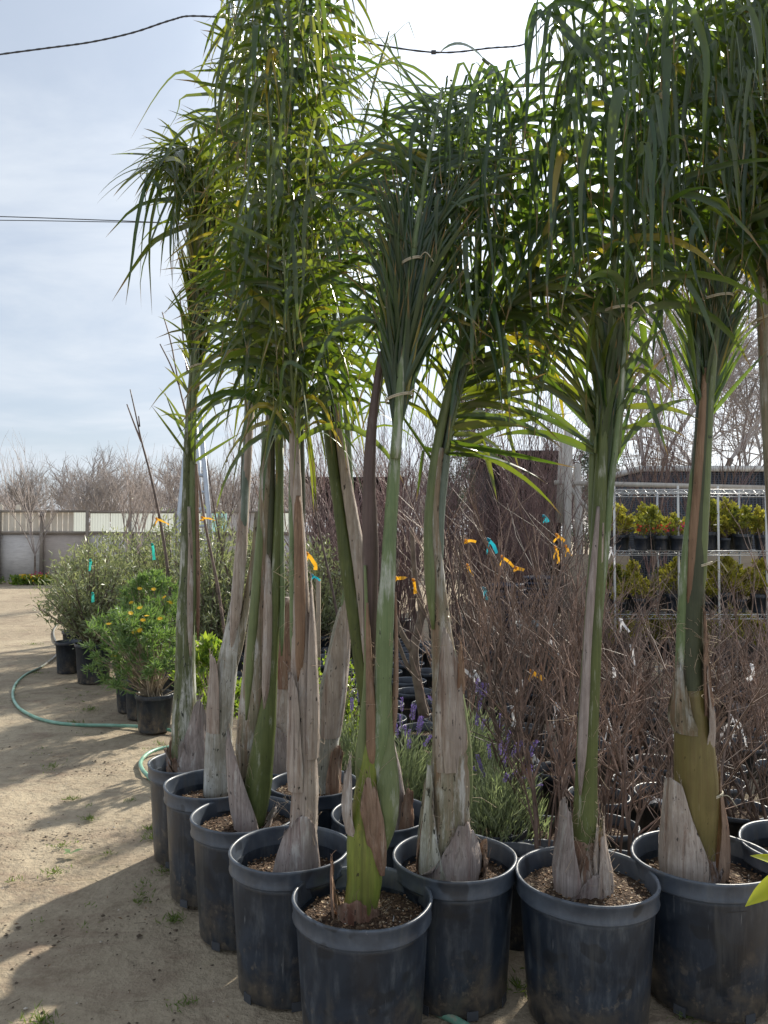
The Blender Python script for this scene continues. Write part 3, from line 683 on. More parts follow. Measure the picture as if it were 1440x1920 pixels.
# ------------------------------------------------------------------ back fence
FY = 25.4
fence = thing('fence', 'long weathered yard fence of plywood sheets below and pale boards above', 'fence', (-8, FY, 0))
fo = Vector((-8, FY, 0))
def fz(py): return at(0, py, FY).z
def fx(px): return at(px, 1000, FY).x
ztop, zmid = fz(957), fz(999)
x = fx(-120); k = 0
for x0, x1, mt in [(-120, -60, 'plywood'), (-60, 0, 'plywood_brown'), (0, 80, 'plywood'), (81, 160, 'plywood_brown'), (161, 240, 'plywood'), (241, 320, 'plywood_brown'), (321, 400, 'plywood'), (401, 480, 'plywood_brown'), (481, 560, 'plywood'), (561, 640, 'plywood')]:
    mb = MB(); a, b = fx(x0), fx(x1) - .012
    mb.box(((a + b) / 2, FY + (.006 * (k % 2)), zmid / 2 - .02), (b - a, .02, zmid - .04)); k += 1
    mb.build('plywood_sheet', M[mt], fence, off=fo)
rr = random.Random(3)
px = -120
while px < 128:     # dog-eared boards
    w = rr.uniform(10, 13); a, b = fx(px), fx(px + w - .8); h = ztop + rr.choice((-.02, .0, .12, .16, .2, .1)) if px < 45 else ztop - rr.uniform(0, .05)
    mb = MB(); c = (b - a) * .28; y0, y1 = FY + .05, FY + .07; z0 = zmid - .06
    pr = [(a, z0), (b, z0), (b, h - c), (b - c, h), (a + c, h), (a, h - c)]
    V = [(q[0], y0, q[1]) for q in pr] + [(q[0], y1, q[1]) for q in pr]
    mb.add(V, [(0, 1, 2, 5), (2, 3, 4, 5), (7, 6, 11, 8), (8, 11, 10, 9)] + [(i, i + 6, (i + 1) % 6 + 6, (i + 1) % 6) for i in range(6)])
    mb.build('board', M['board'], fence, off=fo, smooth=False); px += w
for x0, x1, mt in [(130, 163, 'panel_green'), (168, 205, 'panel_green'), (206, 245, 'panel_green'), (246, 284, 'panel_green'), (285, 330, 'panel_green'), (331, 392, 'panel_green'), (396, 425, 'panel_teal'), (427, 480, 'plywood'), (481, 560, 'panel_green')]:
    mb = MB(); a, b = fx(x0), fx(x1) - .01; n = 24   # corrugated sheets
    V = []
    for i in range(n + 1):
        xx = a + (b - a) * i / n; yy = FY + .06 + .012 * math.cos(i * 1.9)
        V += [(xx, yy, zmid - .03), (xx, yy, ztop - .05)]
    mb.add(V, [(2 * i, 2 * i + 2, 2 * i + 3, 2 * i + 1) for i in range(n)]); mb.build('panel', M[mt], fence, off=fo)
for a, b, z, hh in [(-120, 170, ztop - .03, .08), (170, 430, ztop - .06, .08), (430, 640, ztop - .05, .08), (-120, 200, zmid, .10), (200, 640, zmid - .02, .10)]:
    mb = MB(); mb.box(((fx(a) + fx(b)) / 2, FY - .03, z), (fx(b) - fx(a), .05, hh)); mb.build('rail', M['rail'], fence, off=fo)
for pxx in (-60, 0, 80, 165, 245, 330, 412, 500, 590):
    mb = MB(); mb.box((fx(pxx), FY - .075, ztop / 2 - .03), (.10, .05, ztop)); mb.build('post', M['rail'], fence, off=fo)
o = MB(); o.box((fx(82), FY - .12, ztop - .1), (.12, .1, .12)); o.lathe([(.02, 0), (.06, -.02), (.07, -.12), (.0, -.13)], 10, (fx(82), FY - .18, ztop - .1)); o.build('floodlight', M['cable'], fence, off=fo)
t = thing('utility_post', 'pale metal post standing at the left end of the fence', 'post', (fx(3), FY - .6, 0))
mb = MB(); mb.tube([(0, 0, 0), (0, 0, fz(905))], .09, 10); mb.build('post', M['alu'], t)
mb = MB(); mb.tube([(0, 0, fz(905)), (0, 0, fz(905) + .05)], .11, 10); mb.build('cap', M['alu'], t)

# ------------------------------------------------------------------ branching plants
def branch(mb, p, d, L, r, depth, rng, kids=(3, 5), spread=.6, up=.15, n=5, jit=.18, lr=(.45, .7), sides=(6, 4, 3, 3), droop=0.0, start=.3):
    P = [np.array(p, float)]; d = np.array(d, float); d /= np.linalg.norm(d); D = [d]
    for i in range(n):
        d = d + np.array([rng.gauss(0, jit), rng.gauss(0, jit), rng.gauss(0, jit * .5) + up * .3 - droop]); d /= np.linalg.norm(d)
        P.append(P[-1] + d * L / n); D.append(d)
    mb.tube(np.array(P), np.linspace(r, max(r * .45, .0012), n + 1), sides[min(3, 3 - min(3, depth))] if depth < 4 else 6, False)
    if depth <= 0: return
    for _ in range(rng.randint(*kids)):
        u = start + (1 - start) * rng.random(); i = min(n - 1, int(u * n)); q = P[i] + (P[i + 1] - P[i]) * (u * n - i)
        nd = D[i] + np.array([rng.gauss(0, spread), rng.gauss(0, spread), rng.gauss(0, spread * .6) + up])
        branch(mb, q, nd, L * rng.uniform(*lr), r * .55, depth - 1, rng, kids, spread, up, max(3, n - 1), jit, lr, sides, droop, start)

# orchard beyond the fence: three bare trees, copied
def bare_tree(label, loc, H, seed, mat, trunk_mat, group, stems=1, kids=(5, 7), spread=.55, lean=(0, 0), tr=.16, depth=3, up=.15, droop=0.0, twig_r=.035, cat='bare tree', lr=(.45, .68), th=.3, name='bare_tree'):
    rng = random.Random(seed); t = thing(name, label, cat, loc, group)
    tm, cm = MB(), MB(); h0 = H * th
    tops = []
    for s in range(stems):
        a = rng.uniform(0, 6.28); o = np.array((lean[0] * h0 + math.cos(a) * .25 * h0 * (stems > 1), lean[1] * h0 + math.sin(a) * .25 * h0 * (stems > 1), h0))
        b = np.array((math.cos(a), math.sin(a), 0)) * (.05 * (stems > 1))
        c = crv([b, b + o * .5 + np.array((rng.gauss(0, .03), rng.gauss(0, .03), 0)) * H * .2, b + o], 8)
        tm.tube(c, np.linspace(tr, tr * .6, 8), 8, True, .06, 0, 0, rng); tops.append((c[-1], c[-1] - c[-3]))
    tm.build('trunk', M[trunk_mat], t)
    for q, d in tops:
        for _ in range(max(3, 7 // stems)):
            nd = d / np.linalg.norm(d) + np.array((rng.gauss(0, spread), rng.gauss(0, spread), rng.uniform(0, .5)))
            branch(cm, q, nd, H * (1 - th) * rng.uniform(.5, .85), max(twig_r, tr * .35), depth, rng, kids, spread, up, 5, .16, lr, droop=droop)
    cm.build('crown', M[mat], t)
    return t
G = 'bare orchard trees beyond the fence'
prot = [bare_tree('bare grey orchard tree seen over the far fence', (0, 0, 0), 4.6, s, 'orchard', 'bark', G, tr=.14, kids=(5, 7), depth=3, twig_r=.03) for s in (1, 2, 3)]
rr = random.Random(8); k = 0
for Y, step in ((33, 2.5), (38, 3.0), (44, 3.6)):
    x = -.55 * Y
    while x < .30 * Y:
        o = prot[k] if k < 3 else copy_tree(prot[k % 3], (0, 0, 0))
        o.location = (x + rr.uniform(-.5, .5), Y + rr.uniform(-1.2, 1.2), 0); o.rotation_euler = (0, 0, rr.uniform(0, 6.28))
        s = rr.uniform(.80, 1.04); o.scale = (s, s, s); k += 1; x += step * rr.uniform(.85, 1.15)
# single bare trees nearer
bare_tree('young bare fan-shaped tree of many upright stems rising behind the olive bushes', at(236, 1040, 18) * 1, 3.4, 21, 'twig_grey', 'bark', None, stems=5, kids=(3, 4), spread=.22, tr=.045, depth=2, up=.35, twig_r=.014, th=.35).location.z = 0
bare_tree('slim bare sapling growing from the flower bed at the fence', (fx(66) * .96, FY * .96, 0), 4.1, 22, 'twig_grey', 'bark', None, stems=1, kids=(4, 6), spread=.26, tr=.045, depth=2, up=.4, twig_r=.013, th=.22)
bare_tree('large bare weeping tree with fine drooping twigs beyond the wire shelves', (5.0, 15, 0), 7.2, 23, 'orchard', 'bark', None, stems=4, kids=(7, 9), spread=.50, lean=(.30, 0), tr=.085, depth=3, up=.05, droop=.045, twig_r=.02, th=.42)
bare_tree('second bare weeping tree close behind the shelves on the right', (7.6, 16.5, 0), 6.4, 24, 'orchard', 'bark', None, stems=3, kids=(7, 9), spread=.55, lean=(.1, 0), tr=.08, depth=3, up=.05, droop=.04, twig_r=.02, th=.36)
for i, (px, Y, H) in enumerate([(905, 11.5, 3.6), (985, 12.5, 4.0), (1040, 11, 3.4), (1200, 10.5, 3.6), (1250, 11.6, 3.3), (1390, 11, 3.0), (660, 12, 3.3), (585, 13, 3.4), (790, 12.6, 3.5), (440, 14, 3.4)]):
    o = bare_tree(['bare upright young tree before the evergreen', 'bare upright young tree in front of the dark shed', 'bare upright young tree left of the white trellis post', 'bare upright young tree behind the left end of the wire shelves', 'reddish bare young tree rising behind the wire shelves', 'low bare young tree behind the shelves beyond the olive-brown palm', 'bare young tree behind the nearest palm', 'reddish bare young tree seen beside the leaning palm', 'bare young tree at the left end of the dark shed', 'bare young tree between the left palm trunks'][i], (at(px, 1000, Y).x, Y, 0), H, 30 + i, 'twig' if i % 2 else 'twig_red', 'bark', 'bare upright young trees in the back rows', stems=3, kids=(3, 5), spread=.24, tr=.028, depth=2, up=.4, twig_r=.011, th=.3)
# evergreen far behind
def evergreen(label, loc, H, Rd, seed):
    t = thing('evergreen_tree', label, 'tree', loc); rng = random.Random(seed); rs = np.random.RandomState(seed)
    mb = MB(); mb.tube([(0, 0, 0), (.1, 0, H * .5), (0, 0, H * .95)], [.22, .14, .03], 8); mb.build('trunk', M['bark'], t)
    mb = MB(); P = []; D = []
    for _ in range(90):
        z = rng.uniform(.18, 1) * H; a = rng.uniform(0, 6.28); r = Rd * (1.05 - z / H) ** .7 * rng.uniform(.35, 1.1); c = np.array((math.cos(a) * r, math.sin(a) * r, z))
        q = c + rs.normal(size=(110, 3)) * (.26, .26, .2); P.append(q); D.append(rs.normal(size=(110, 3)) + np.array((math.cos(a), math.sin(a), .2)))
    P = np.concatenate(P); mb.leaves(P, np.concatenate(D), rs.uniform(.12, .24, len(P)), .05, rs.rand(len(P)) * .9); mb.build('crown', M['conifer'], t, smooth=False)
evergreen('bluish evergreen tree rising beyond the dark shed', (at(885, 1000, 30).x, 30, 0), 8.2, 1.9, 4)
evergreen('darker evergreen tree beyond the nursery at the right', (at(1120, 1000, 36).x, 36, 0), 6.0, 2.2, 5)

# ------------------------------------------------------------------ shed, trellis, shade house
SY = 15.5
def slab_building(name, label, cat, px0, px1, pytop, Y, wallmat, roofmat, depth, bw, over=.15, th=.12, piece='wall_board'):
    a, b = at(px0, 1000, Y).x, at(px1, 1000, Y).x; h = at(0, pytop, Y).z; base = Vector(((a + b) / 2, Y, 0))
    t = thing(name, label, cat, base); x = a; k = 0
    while x < b - .02:
        w = min(bw, b - x); mb = MB(); mb.box((x + w / 2, Y + .012 * (k % 2), h / 2), (w - .01, .03, h)); mb.build(piece, M[wallmat], t, off=base); x += w; k += 1
    for sx in (a + .02, b - .02):
        mb = MB(); mb.box((sx, Y + depth / 2 + .04, h / 2), (.04, depth, h)); mb.build('side_wall', M[wallmat], t, off=base)
    mb = MB(); mb.box(((a + b) / 2, Y + depth / 2 - over / 2, h + th / 2), (b - a + 2 * over, depth + over, th)); mb.build('roof', M[roofmat], t, off=base)
    return t
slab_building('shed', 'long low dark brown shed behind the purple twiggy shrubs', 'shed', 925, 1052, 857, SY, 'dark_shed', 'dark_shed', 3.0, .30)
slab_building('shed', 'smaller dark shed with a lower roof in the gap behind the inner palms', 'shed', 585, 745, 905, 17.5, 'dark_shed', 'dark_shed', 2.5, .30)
t = slab_building('shade_house', 'black lattice shade house with a pale flat roof edge behind the wire shelves', 'shade house', 1205, 1580, 884, 14.0, 'lattice', 'white_paint', 2.5, 1.1, .05, .10, 'lattice_panel')
# white trellis frame
t = thing('trellis_frame', 'weathered white timber frame of leaning posts and a crossbar behind the bare shrubs', 'trellis', (at(1065, 1000, 9.6).x, 9.6, 0)); tb = t.location.copy()
Y = 9.6
for nm, a, b, w in [('post', (1058, 1240), (1066, 800), .095), ('post', (1092, 1240), (1082, 870), .08), ('brace', (1048, 980), (1056, 820), .08), ('crossbar', (1040, 905), (1440, 915), .07), ('crossbar', (1060, 905), (1150, 1010), .05)]:
    A, B = at(*a, Y), at(*b, Y); A.z = max(A.z, 0)
    if nm == 'post': A.z = 0
    mb = MB(); mb.bar(A, B, w, w * .8); mb.build(nm, M['post_wood'], t, off=tb)
# plywood boards leaning behind the shelves
for px0, px1, py0, py1, Y, lb in [(1065, 1180, 1040, 1150, 9.2, 'tan plywood board standing behind the bare shrubs left of the wire shelves'), (1290, 1420, 1035, 1120, 9.3, 'tan plywood board standing behind the right end of the wire shelves')]:
    a, b = at(px0, 1000, Y).x, at(px1, 1000, Y).x; z0, z1 = 0, at(0, py0, Y).z
    mb = MB(); mb.box(((a + b) / 2, Y, (z0 + z1) / 2), (b - a, .02, z1 - z0)); o = mb.build('plywood_board', M['tan_board'], None, off=((a + b) / 2, Y, 0), loc=((a + b) / 2, Y, 0)); tag(o, lb, 'board')

# ------------------------------------------------------------------ small pots and shrubs
def small_pot_mesh(r, h, seed):
    mb = MB(); w = rim_wob(random.Random(seed), .02)
    mb.lathe([(.001, .003), (r * .78, .0), (r * .80, .01), (r * .93, h - .035), (r * .98, h - .034), (r * .985, h - .028), (r, h - .006), (r * .985, h), (r * .95, h - .002), (r * .90, h - .05)], 26, wob=w)
    return mb.mesh('nursery_pot', M['pot'])
def small_rim_mesh(r, h):
    mb = MB(); mb.lathe([(r * .985, h - .030), (r * 1.012, h - .026), (r * 1.016, h - .004), (r * .995, h + .003), (r * .955, h), (r * .945, h - .012)], 26); return mb.mesh('rim', M['rim'])
def small_soil_mesh(r, h):
    mb = MB(); n = 20; V = [(0, 0, h - .045)] + [(math.cos(j / n * 6.283) * r * .93, math.sin(j / n * 6.283) * r * .93, h - .055 + .006 * math.sin(j * 2.1)) for j in range(n)]
    mb.add(V, None, [(0, 1 + j, 1 + (j + 1) % n) for j in range(n)]); return mb.mesh('soil', M['soil'])
def link(name, me, parent, loc=(0, 0, 0)):
    o = bpy.data.objects.new(name, me); COL.objects.link(o); o.parent = parent; o.location = loc; return o
def twig_shrub(label, group, r, h, H, ns, seed, mat, dens=6):
    rng = random.Random(seed); t = thing('potted_shrub', label, 'potted shrub', (0, 0, 0), group)
    pt = link('pot', small_pot_mesh(r, h, seed), t); link('soil', small_soil_mesh(r, h), pt); link('rim', small_rim_mesh(r, h), pt)
    mb = MB()
    for _ in range(ns):
        a = rng.uniform(0, 6.28); q = rng.uniform(0, .07); tl = abs(rng.gauss(0, .22))
        branch(mb, (math.cos(a) * q, math.sin(a) * q, h - .06), (math.cos(a) * tl, math.sin(a) * tl, 1), (H - h) * rng.uniform(.45, 1.1), rng.choice((.004, .005, .006, .008, .012)), 2, rng, (2, dens), .42, .18, 5, .09, (.3, .55), (4, 3, 3, 3), 0, .15)
    mb.build('twigs', M[mat], t); return t
GS = 'bare twiggy shrubs crowded in black pots behind the palms'
LS = 'bare brown twiggy shrub in a small black pot, crowded among many behind the palms'
protos = [twig_shrub(LS, GS, .15, .27, (1.05, 1.15, 1.65, 1.0, 1.3, 1.45)[i], (8, 8, 6, 9, 7, 7)[i], 50 + i, 'twig', 5) for i in range(6)]
rr = random.Random(77); k = 0; Y = 3.24
while Y < 8.0:
    lo = (1005 if Y < 3.95 else 960 if Y < 4.6 else 880 if Y < 6 else 870)
    hi = 1290 if Y < 3.5 else 1445 if Y < 7.4 else 1150
    x = at(lo, 1000, Y).x; xe = at(hi, 1000, Y).x + .15
    while x < xe:
        if not (k % 9 == 8 and Y > 5):
            loc = (x + rr.uniform(-.05, .05), Y + rr.uniform(-.06, .06), 0)
            sp = rr.random(); left = (loc[0] / Y < .06)
            o = protos[k] if k < 6 else copy_tree(protos[rr.randrange(6)], (0, 0, 0))
            o.location = loc; o.rotation_euler = (rr.uniform(-.04, .04), rr.uniform(-.04, .04), rr.uniform(0, 6.28)); s = rr.uniform(.9, 1.12); o.scale = (s, s, s * (rr.uniform(.8, 1.12) if loc[0] / loc[1] < .30 or rr.random() < .2 else rr.uniform(.58, .8)))
        k += 1; x += .35 * rr.uniform(.9, 1.2)
    Y += .385
# purple twig shrubs in the back row
GP = 'tall purple-twigged bare shrubs in the back rows'
protos = [twig_shrub('tall bare shrub of dense purple twigs in front of the dark shed', GP, .17, .30, 2.3 + .15 * i, 18, 70 + i, 'twig_red', 6) for i in range(3)]
k = 0
for Y in (9.6, 10.6, 11.8):
    x = at(600, 1000, Y).x
    while x < at(1040, 1000, Y).x:
        o = protos[k] if k < 3 else copy_tree(protos[k % 3], (0, 0, 0))
        o.location = (x + rr.uniform(-.1, .1), Y + rr.uniform(-.2, .2), 0); o.rotation_euler = (0, 0, rr.uniform(0, 6.28)); s = rr.uniform(.88, 1.08); o.scale = (s, s, s * (.82 if at(720, 1000, Y).x > x else 1)); k += 1; x += .55 * rr.uniform(.85, 1.15)
# empty and low-planted black pots left of the twig block
GE = 'open black nursery pots on the ground behind the inner palms'
pm = [(small_pot_mesh(.16, .30, i), small_soil_mesh(.16, .30), small_rim_mesh(.16, .30)) for i in range(3)]
k = 0
spots = [(345, 1245), (400, 1218), (440, 1222), (968, 1602)]; yy = 5.0
while yy < 9.3:
    px = 600 + (k % 3) * 12 - (60 if yy > 7 else 0)
    while px < 872: spots.append((px, 1000 + (CH - .30) * F / yy)); px += .37 / yy * F * rr.uniform(.95, 1.2)
    yy += .46; k += 1
k = 0
for px, py in spots:
    yy = (CH - .30) * F / (py - 1000); lc = Vector((at(px, 1000, yy).x, yy, 0))
    if min((lc.xy - Vector(q).xy).length for q in ((-.34, 4.75, 0), (-.75, 5.0, 0), (-.18, 4.3, 0), (.26, 5.0, 0), (.2, 4.9, 0))) < .34: continue
    if yy < 5.3 and px < 640: continue
    o = thing('nursery_pot', 'open black nursery pot with bare soil behind the inner palms', 'pot', lc, GE)
    p_ = link('pot', pm[k % 3][0], o); link('soil', pm[k % 3][1], p_); link('rim', pm[k % 3][2], p_); k += 1

def leafy(mbw, mbl, seed, z0, z1, Rr, nb, per, L, W, up=.4, clus=False, shape=.75, trunk_r=.012, lean=(0, 0), start=.3):
    rng = random.Random(seed); rs = np.random.RandomState(seed); P = []; D = []
    for b in range(nb):
        a = rng.uniform(0, 6.283); el = rng.uniform(.05, 1.0) ** shape; zt = z0 + (z1 - z0) * (.12 + .88 * el); rad = Rr * math.sqrt(max(.05, 1 - (2 * el - .75) ** 2 * .75)) * rng.uniform(.45, 1.05)
        e = np.array((math.cos(a) * rad + lean[0] * el, math.sin(a) * rad + lean[1] * el, zt)); s = np.array((rng.gauss(0, .03), rng.gauss(0, .03), z0))
        mid = s + (e - s) * .5 + np.array((0, 0, .08 * (z1 - z0))) * rng.uniform(-.3, 1)
        c = crv([s, mid, e], 9); mbw.tube(c, np.linspace(trunk_r, .0025, 9), 4, False)
        for _ in range(per):
            if clus:
                u = 1 - abs(rng.gauss(0, .06)); u = max(.3, u)
                if rng.random() < .3: u = rng.uniform(.6, 1)
            else: u = start + (1 - start) * rng.random()
            f = u * 8; i = min(7, int(f)); q = c[i] + (c[i + 1] - c[i]) * (f - i); t = c[i + 1] - c[i]; t = t / (np.linalg.norm(t) + 1e-9)
            j = rs.normal(size=3) * (.012 if clus else .05); P.append(q + j)
            D.append(t * .55 + rs.normal(size=3) * .75 + np.array((0, 0, up)))
    P = np.array(P); n = len(P)
    mbl.leaves(P, D, rs.uniform(.7, 1.2, n) * L, rs.uniform(.8, 1.2, n) * W, rs.rand(n) * .92)
def leafy_thing(label, loc, pr, ph, mat, wood, cat='potted shrub', group=None, name='potted_shrub', **k):
    t = thing(name, label, cat, loc, group); pt = link('pot', small_pot_mesh(pr, ph, 1), t); link('soil', small_soil_mesh(pr, ph), pt)
    w, l = MB(), MB(); leafy(w, l, z0=ph - .05, **k); w.build('branches', M[wood], t); l.build('foliage', M[mat], t, smooth=False); return t
# olives
def olive(label, px, Y, z1, Rr, seed, nb=62, per=62, pr=.20, ph=.42, lean=(0, 0), zc=0):
    return leafy_thing(label, (at(px, 1000, Y).x, Y, 0), pr, ph, 'olive', 'bark', 'olive bush', 'potted olive bushes on the left', 'olive_bush', seed=seed, z1=z1, Rr=Rr, nb=int(nb * .9), per=per, L=.080, W=.018, up=.25, shape=.9, lean=lean, start=.25)
olive('front olive bush of silvery narrow leaves in a muddy black pot near the hose bend', 178, 8.35, 1.50, .58, 1, nb=85)
olive('olive bush partly hidden behind the front one, its pot just showing to the left', 150, 9.4, 1.42, .55, 2)
olive('tall olive bush in the middle of the olive group with teal ties', 265, 9.8, 1.62, .72, 3, nb=95)
olive('dense olive bush behind the slim sapling stakes', 330, 8.9, 1.85, .65, 4, nb=90)
olive('olive bush in a black pot between the first two palm trunks', 402, 8.0, 1.80, .62, 5, nb=90)
olive('olive bush furthest to the right in the olive group, seen between palm trunks', 470, 8.6, 1.70, .65, 6, nb=80)
olive('low dull olive bush behind the leaning inner palm', 600, 9.0, 1.55, .60, 7, nb=70)
olive('olive bush at the back row seen over the yellow daisy bush', 215, 10.8, 1.65, .7, 8, nb=80)
# yellow daisy bushes
def daisy(mbk, loc, r, rng, parent, off):
    mb = MB(); P = []; D = []; n = 11; tl = Vector((rng.gauss(0, .4), -.5 + rng.gauss(0, .3), 1)).normalized(); q = tl.to_track_quat('Z', 'Y')
    for i in range(n):
        a = i / n * 6.283; v = q @ Vector((math.cos(a), math.sin(a), .12)); P.append(np.array(loc)); D.append(np.array(v))
    mb.leaves(P, D, r, r * .42, np.zeros(n), up=np.array([list(tl)] * n)); return mb.build('daisy_flower', M['petal_yellow'], parent, off=off, smooth=False)
rng = random.Random(5)
def euryops(label, px, Y, z1, Rr, seed, pts, pr=.155, ph=.30, nb=70, lean=(0, 0)):
    t = leafy_thing(label, (at(px, 1000, Y).x, Y, 0), pr, ph, 'euryops', 'bark_pale', 'daisy bush', None, 'daisy_bush', seed=seed, z1=z1, Rr=Rr, nb=nb, per=52, L=.070, W=.0125, up=.35, clus=True, shape=.8, lean=lean, trunk_r=.008)
    for (qx, qy) in pts:
        p_ = at(qx, qy, Y - rng.uniform(.1, .35) * Rr - .1); daisy(None, p_ - t.location, .026, rng, t, (0, 0, 0))
    return t
euryops('yellow daisy bush in a small black pot in front of the olives', 292, 6.3, 1.02, .46, 31, [(252, 1185), (262, 1182), (240, 1160), (268, 1163), (275, 1155), (213, 1230), (245, 1150), (300, 1160), (262, 1140), (204, 1170)], lean=(-.22, 0), nb=105)
euryops('taller grey-green daisy bush with a few yellow flowers behind the first daisy bush', 290, 7.1, 1.25, .44, 32, [(288, 1105), (308, 1120), (320, 1130), (262, 1104), (265, 1138), (316, 1128), (246, 1130)], nb=85)
# two empty-looking pots under the daisies
for px, Y, lb in [(249, 7.0, 'narrow black nursery pot tucked under the daisy bush, furthest from the hose'), (268, 6.75, 'dusty black nursery pot under the daisy bush beside the front daisy pot'), (131, 8.9, 'black nursery pot half hidden behind the muddy olive pot')]:
    o = thing('nursery_pot', lb, 'pot', (at(px, 1000, Y).x, Y, 0)); p_ = link('pot', small_pot_mesh(.15, .36, 4), o); link('soil', small_soil_mesh(.15, .36), p_)
# bright leafy shrubs between the palms
leafy_thing('bright green broad-leaved shrub in a pot between the two furthest palms', (at(398, 1000, 5.4).x, 5.4, 0), .15, .28, 'bright', 'bark_pale', seed=41, z1=.86, Rr=.25, nb=24, per=26, L=.075, W=.034, up=.5, clus=True, trunk_r=.005)
leafy_thing('light green small-leaved shrub in a pot behind the bleached stump', (at(628, 1000, 4.75).x, 4.75, 0), .16, .28, 'bright', 'bark_pale', seed=42, z1=.82, Rr=.30, nb=50, per=40, L=.032, W=.017, up=.4, trunk_r=.004)
leafy_thing('light green shrub with small leaves showing between the middle palm trunks', (at(505, 1000, 5.0).x, 5.0, 0), .16, .28, 'bright', 'bark_pale', seed=43, z1=.95, Rr=.28, nb=40, per=36, L=.034, W=.018, up=.4, trunk_r=.004)
# lavender
def lavender(label, px, Y, z1, Rr, seed, spikes):
    r = random.Random(seed); rs = np.random.RandomState(seed); loc = Vector((at(px, 1000, Y).x, Y, 0)); h = .27
    t = thing('lavender_plant', label, 'lavender', loc, 'potted lavender behind the stout palm'); pt = link('pot', small_pot_mesh(.15, h, 2), t); link('soil', small_soil_mesh(.15, h), pt)
    mb = MB(); P = []; D = []; n = 1900
    for _ in range(n):
        a = r.uniform(0, 6.28); el = r.random(); rr_ = Rr * math.sqrt(r.random()) * (1 - .35 * el); z = h - .04 + (z1 - h) * el * r.uniform(.4, 1)
        P.append((math.cos(a) * rr_, math.sin(a) * rr_, z)); D.append((math.cos(a) * .4 + r.gauss(0, .3), math.sin(a) * .4 + r.gauss(0, .3), r.uniform(.5, 1.2)))
    mb.leaves(P, D, rs.uniform(.05, .11, n), .0052, rs.rand(n) * .9); kind(mb.build('foliage', M['lavender'], t, smooth=False), 'stuff')
    mb = MB()
    for _ in range(45):
        a = r.uniform(0, 6.28); q = r.uniform(0, .06); tl = r.uniform(.05, .9); branch(mb, (math.cos(a) * q, math.sin(a) * q, h - .05), (math.cos(a) * tl, math.sin(a) * tl, 1), (z1 - h) * r.uniform(.8, 1.1), .0022, 0, r, up=.3, jit=.06)
    mb.build('stems', M['lavender'], t)
    for k in range(spikes):
        a = r.uniform(0, 6.28); e = np.array((math.cos(a) * Rr * r.uniform(.2, 1.1), math.sin(a) * Rr * r.uniform(.2, 1.1), z1 + r.uniform(-.12, .16))); s = np.array((e[0] * .25, e[1] * .25, h))
        c = crv([s, (s + e) / 2 + np.array((0, 0, .06)), e], 8); mb = MB(); mb.tube(c, .0014, 4, False); st = mb.build('flower_stalk', M['lavender'], t)
        d = (c[-1] - c[-2]); d /= np.linalg.norm(d); mb = MB(); P = []; D = []
        for i in range(64):
            u = i / 64; b = r.uniform(0, 6.28); gap = .004 * math.sin(u * 26)
            P.append(c[-1] - d * .055 + d * u * .075 + np.array((math.cos(b), math.sin(b), 0)) * .003); D.append(d * .8 + np.array((math.cos(b), math.sin(b), .1)))
        mb.leaves(P, D, .010, .006, np.full(64, .4)); mb.build('flower_spike', M['petal_purple'], st, smooth=False)
lavender('lavender bush to the left of the stout palm, behind the open pot', 755, 3.95, .60, .22, 1, 16)
lavender('lavender bush to the right of the stout palm, spilling over its pot', 925, 3.55, .58, .25, 2, 22)
lavender('paler lavender bush behind the leaning inner palm', 660, 4.3, .60, .25, 3, 8)
lavender('further lavender bush with tall purple spikes behind the stout palm', 880, 4.15, .68, .24, 4, 14)

# ------------------------------------------------------------------ wire shelves with young shrubs
RY0, RY1 = 7.9, 8.5; xa, xb = at(1152, 1000, RY0).x, at(1530, 1000, RY0).x
rk = thing('wire_shelf_rack', 'galvanised wire shelf rack holding rows of young golden shrubs', 'shelf rack', ((xa + xb) / 2, RY0, 0)); ro = rk.location.copy()
zs_ = [at(0, py, RY0).z for py in (1250, 1152, 1033)]; ztp = at(0, 918, RY0).z
for x in (xa, at(1272, 1000, RY0).x, at(1347, 1000, RY0).x, at(1437, 1000, RY0).x, xb):
    for y in (RY0, RY1):
        mb = MB(); mb.tube([(x, y, 0), (x, y, ztp + .04)], .012, 8); mb.build('post', M['white_paint' if y == RY0 else 'wire'], rk, off=ro)
for z in zs_ + [ztp]:
    mb = MB()
    for y in (RY0 - .01, RY1):
        for dz in (0, -.045): mb.tube([(xa, y, z + dz), (xb, y, z + dz)], .005, 5)
        n = int((xb - xa) / .05); P = [(xa + (xb - xa) * i / n, y, z - .045 * (i % 2)) for i in range(n + 1)]; mb.tube(P, .0032, 4)
    for i in range(int((xb - xa) / .045)):
        x = xa + .045 * i; mb.tube([(x, RY0, z + .004), (x, RY1, z + .004)], .0025, 3, False)
    mb.build('shelf', M['wire'], rk, off=ro)
GR = 'young golden shrubs in small pots on the wire shelves'
rg_ = [leafy_thing('young golden-green shrub in a small black pot on the top wire shelf', (0, 0, 0), .085, .17, m_, 'bark', 'potted shrub', GR, seed=60 + i, z1=.48, Rr=.15, nb=26, per=26, L=.046, W=.024, up=.4, clus=True, trunk_r=.003) for i, m_ in enumerate(('gold', 'gold_dark', 'gold'))]
rr = random.Random(9); k = 0
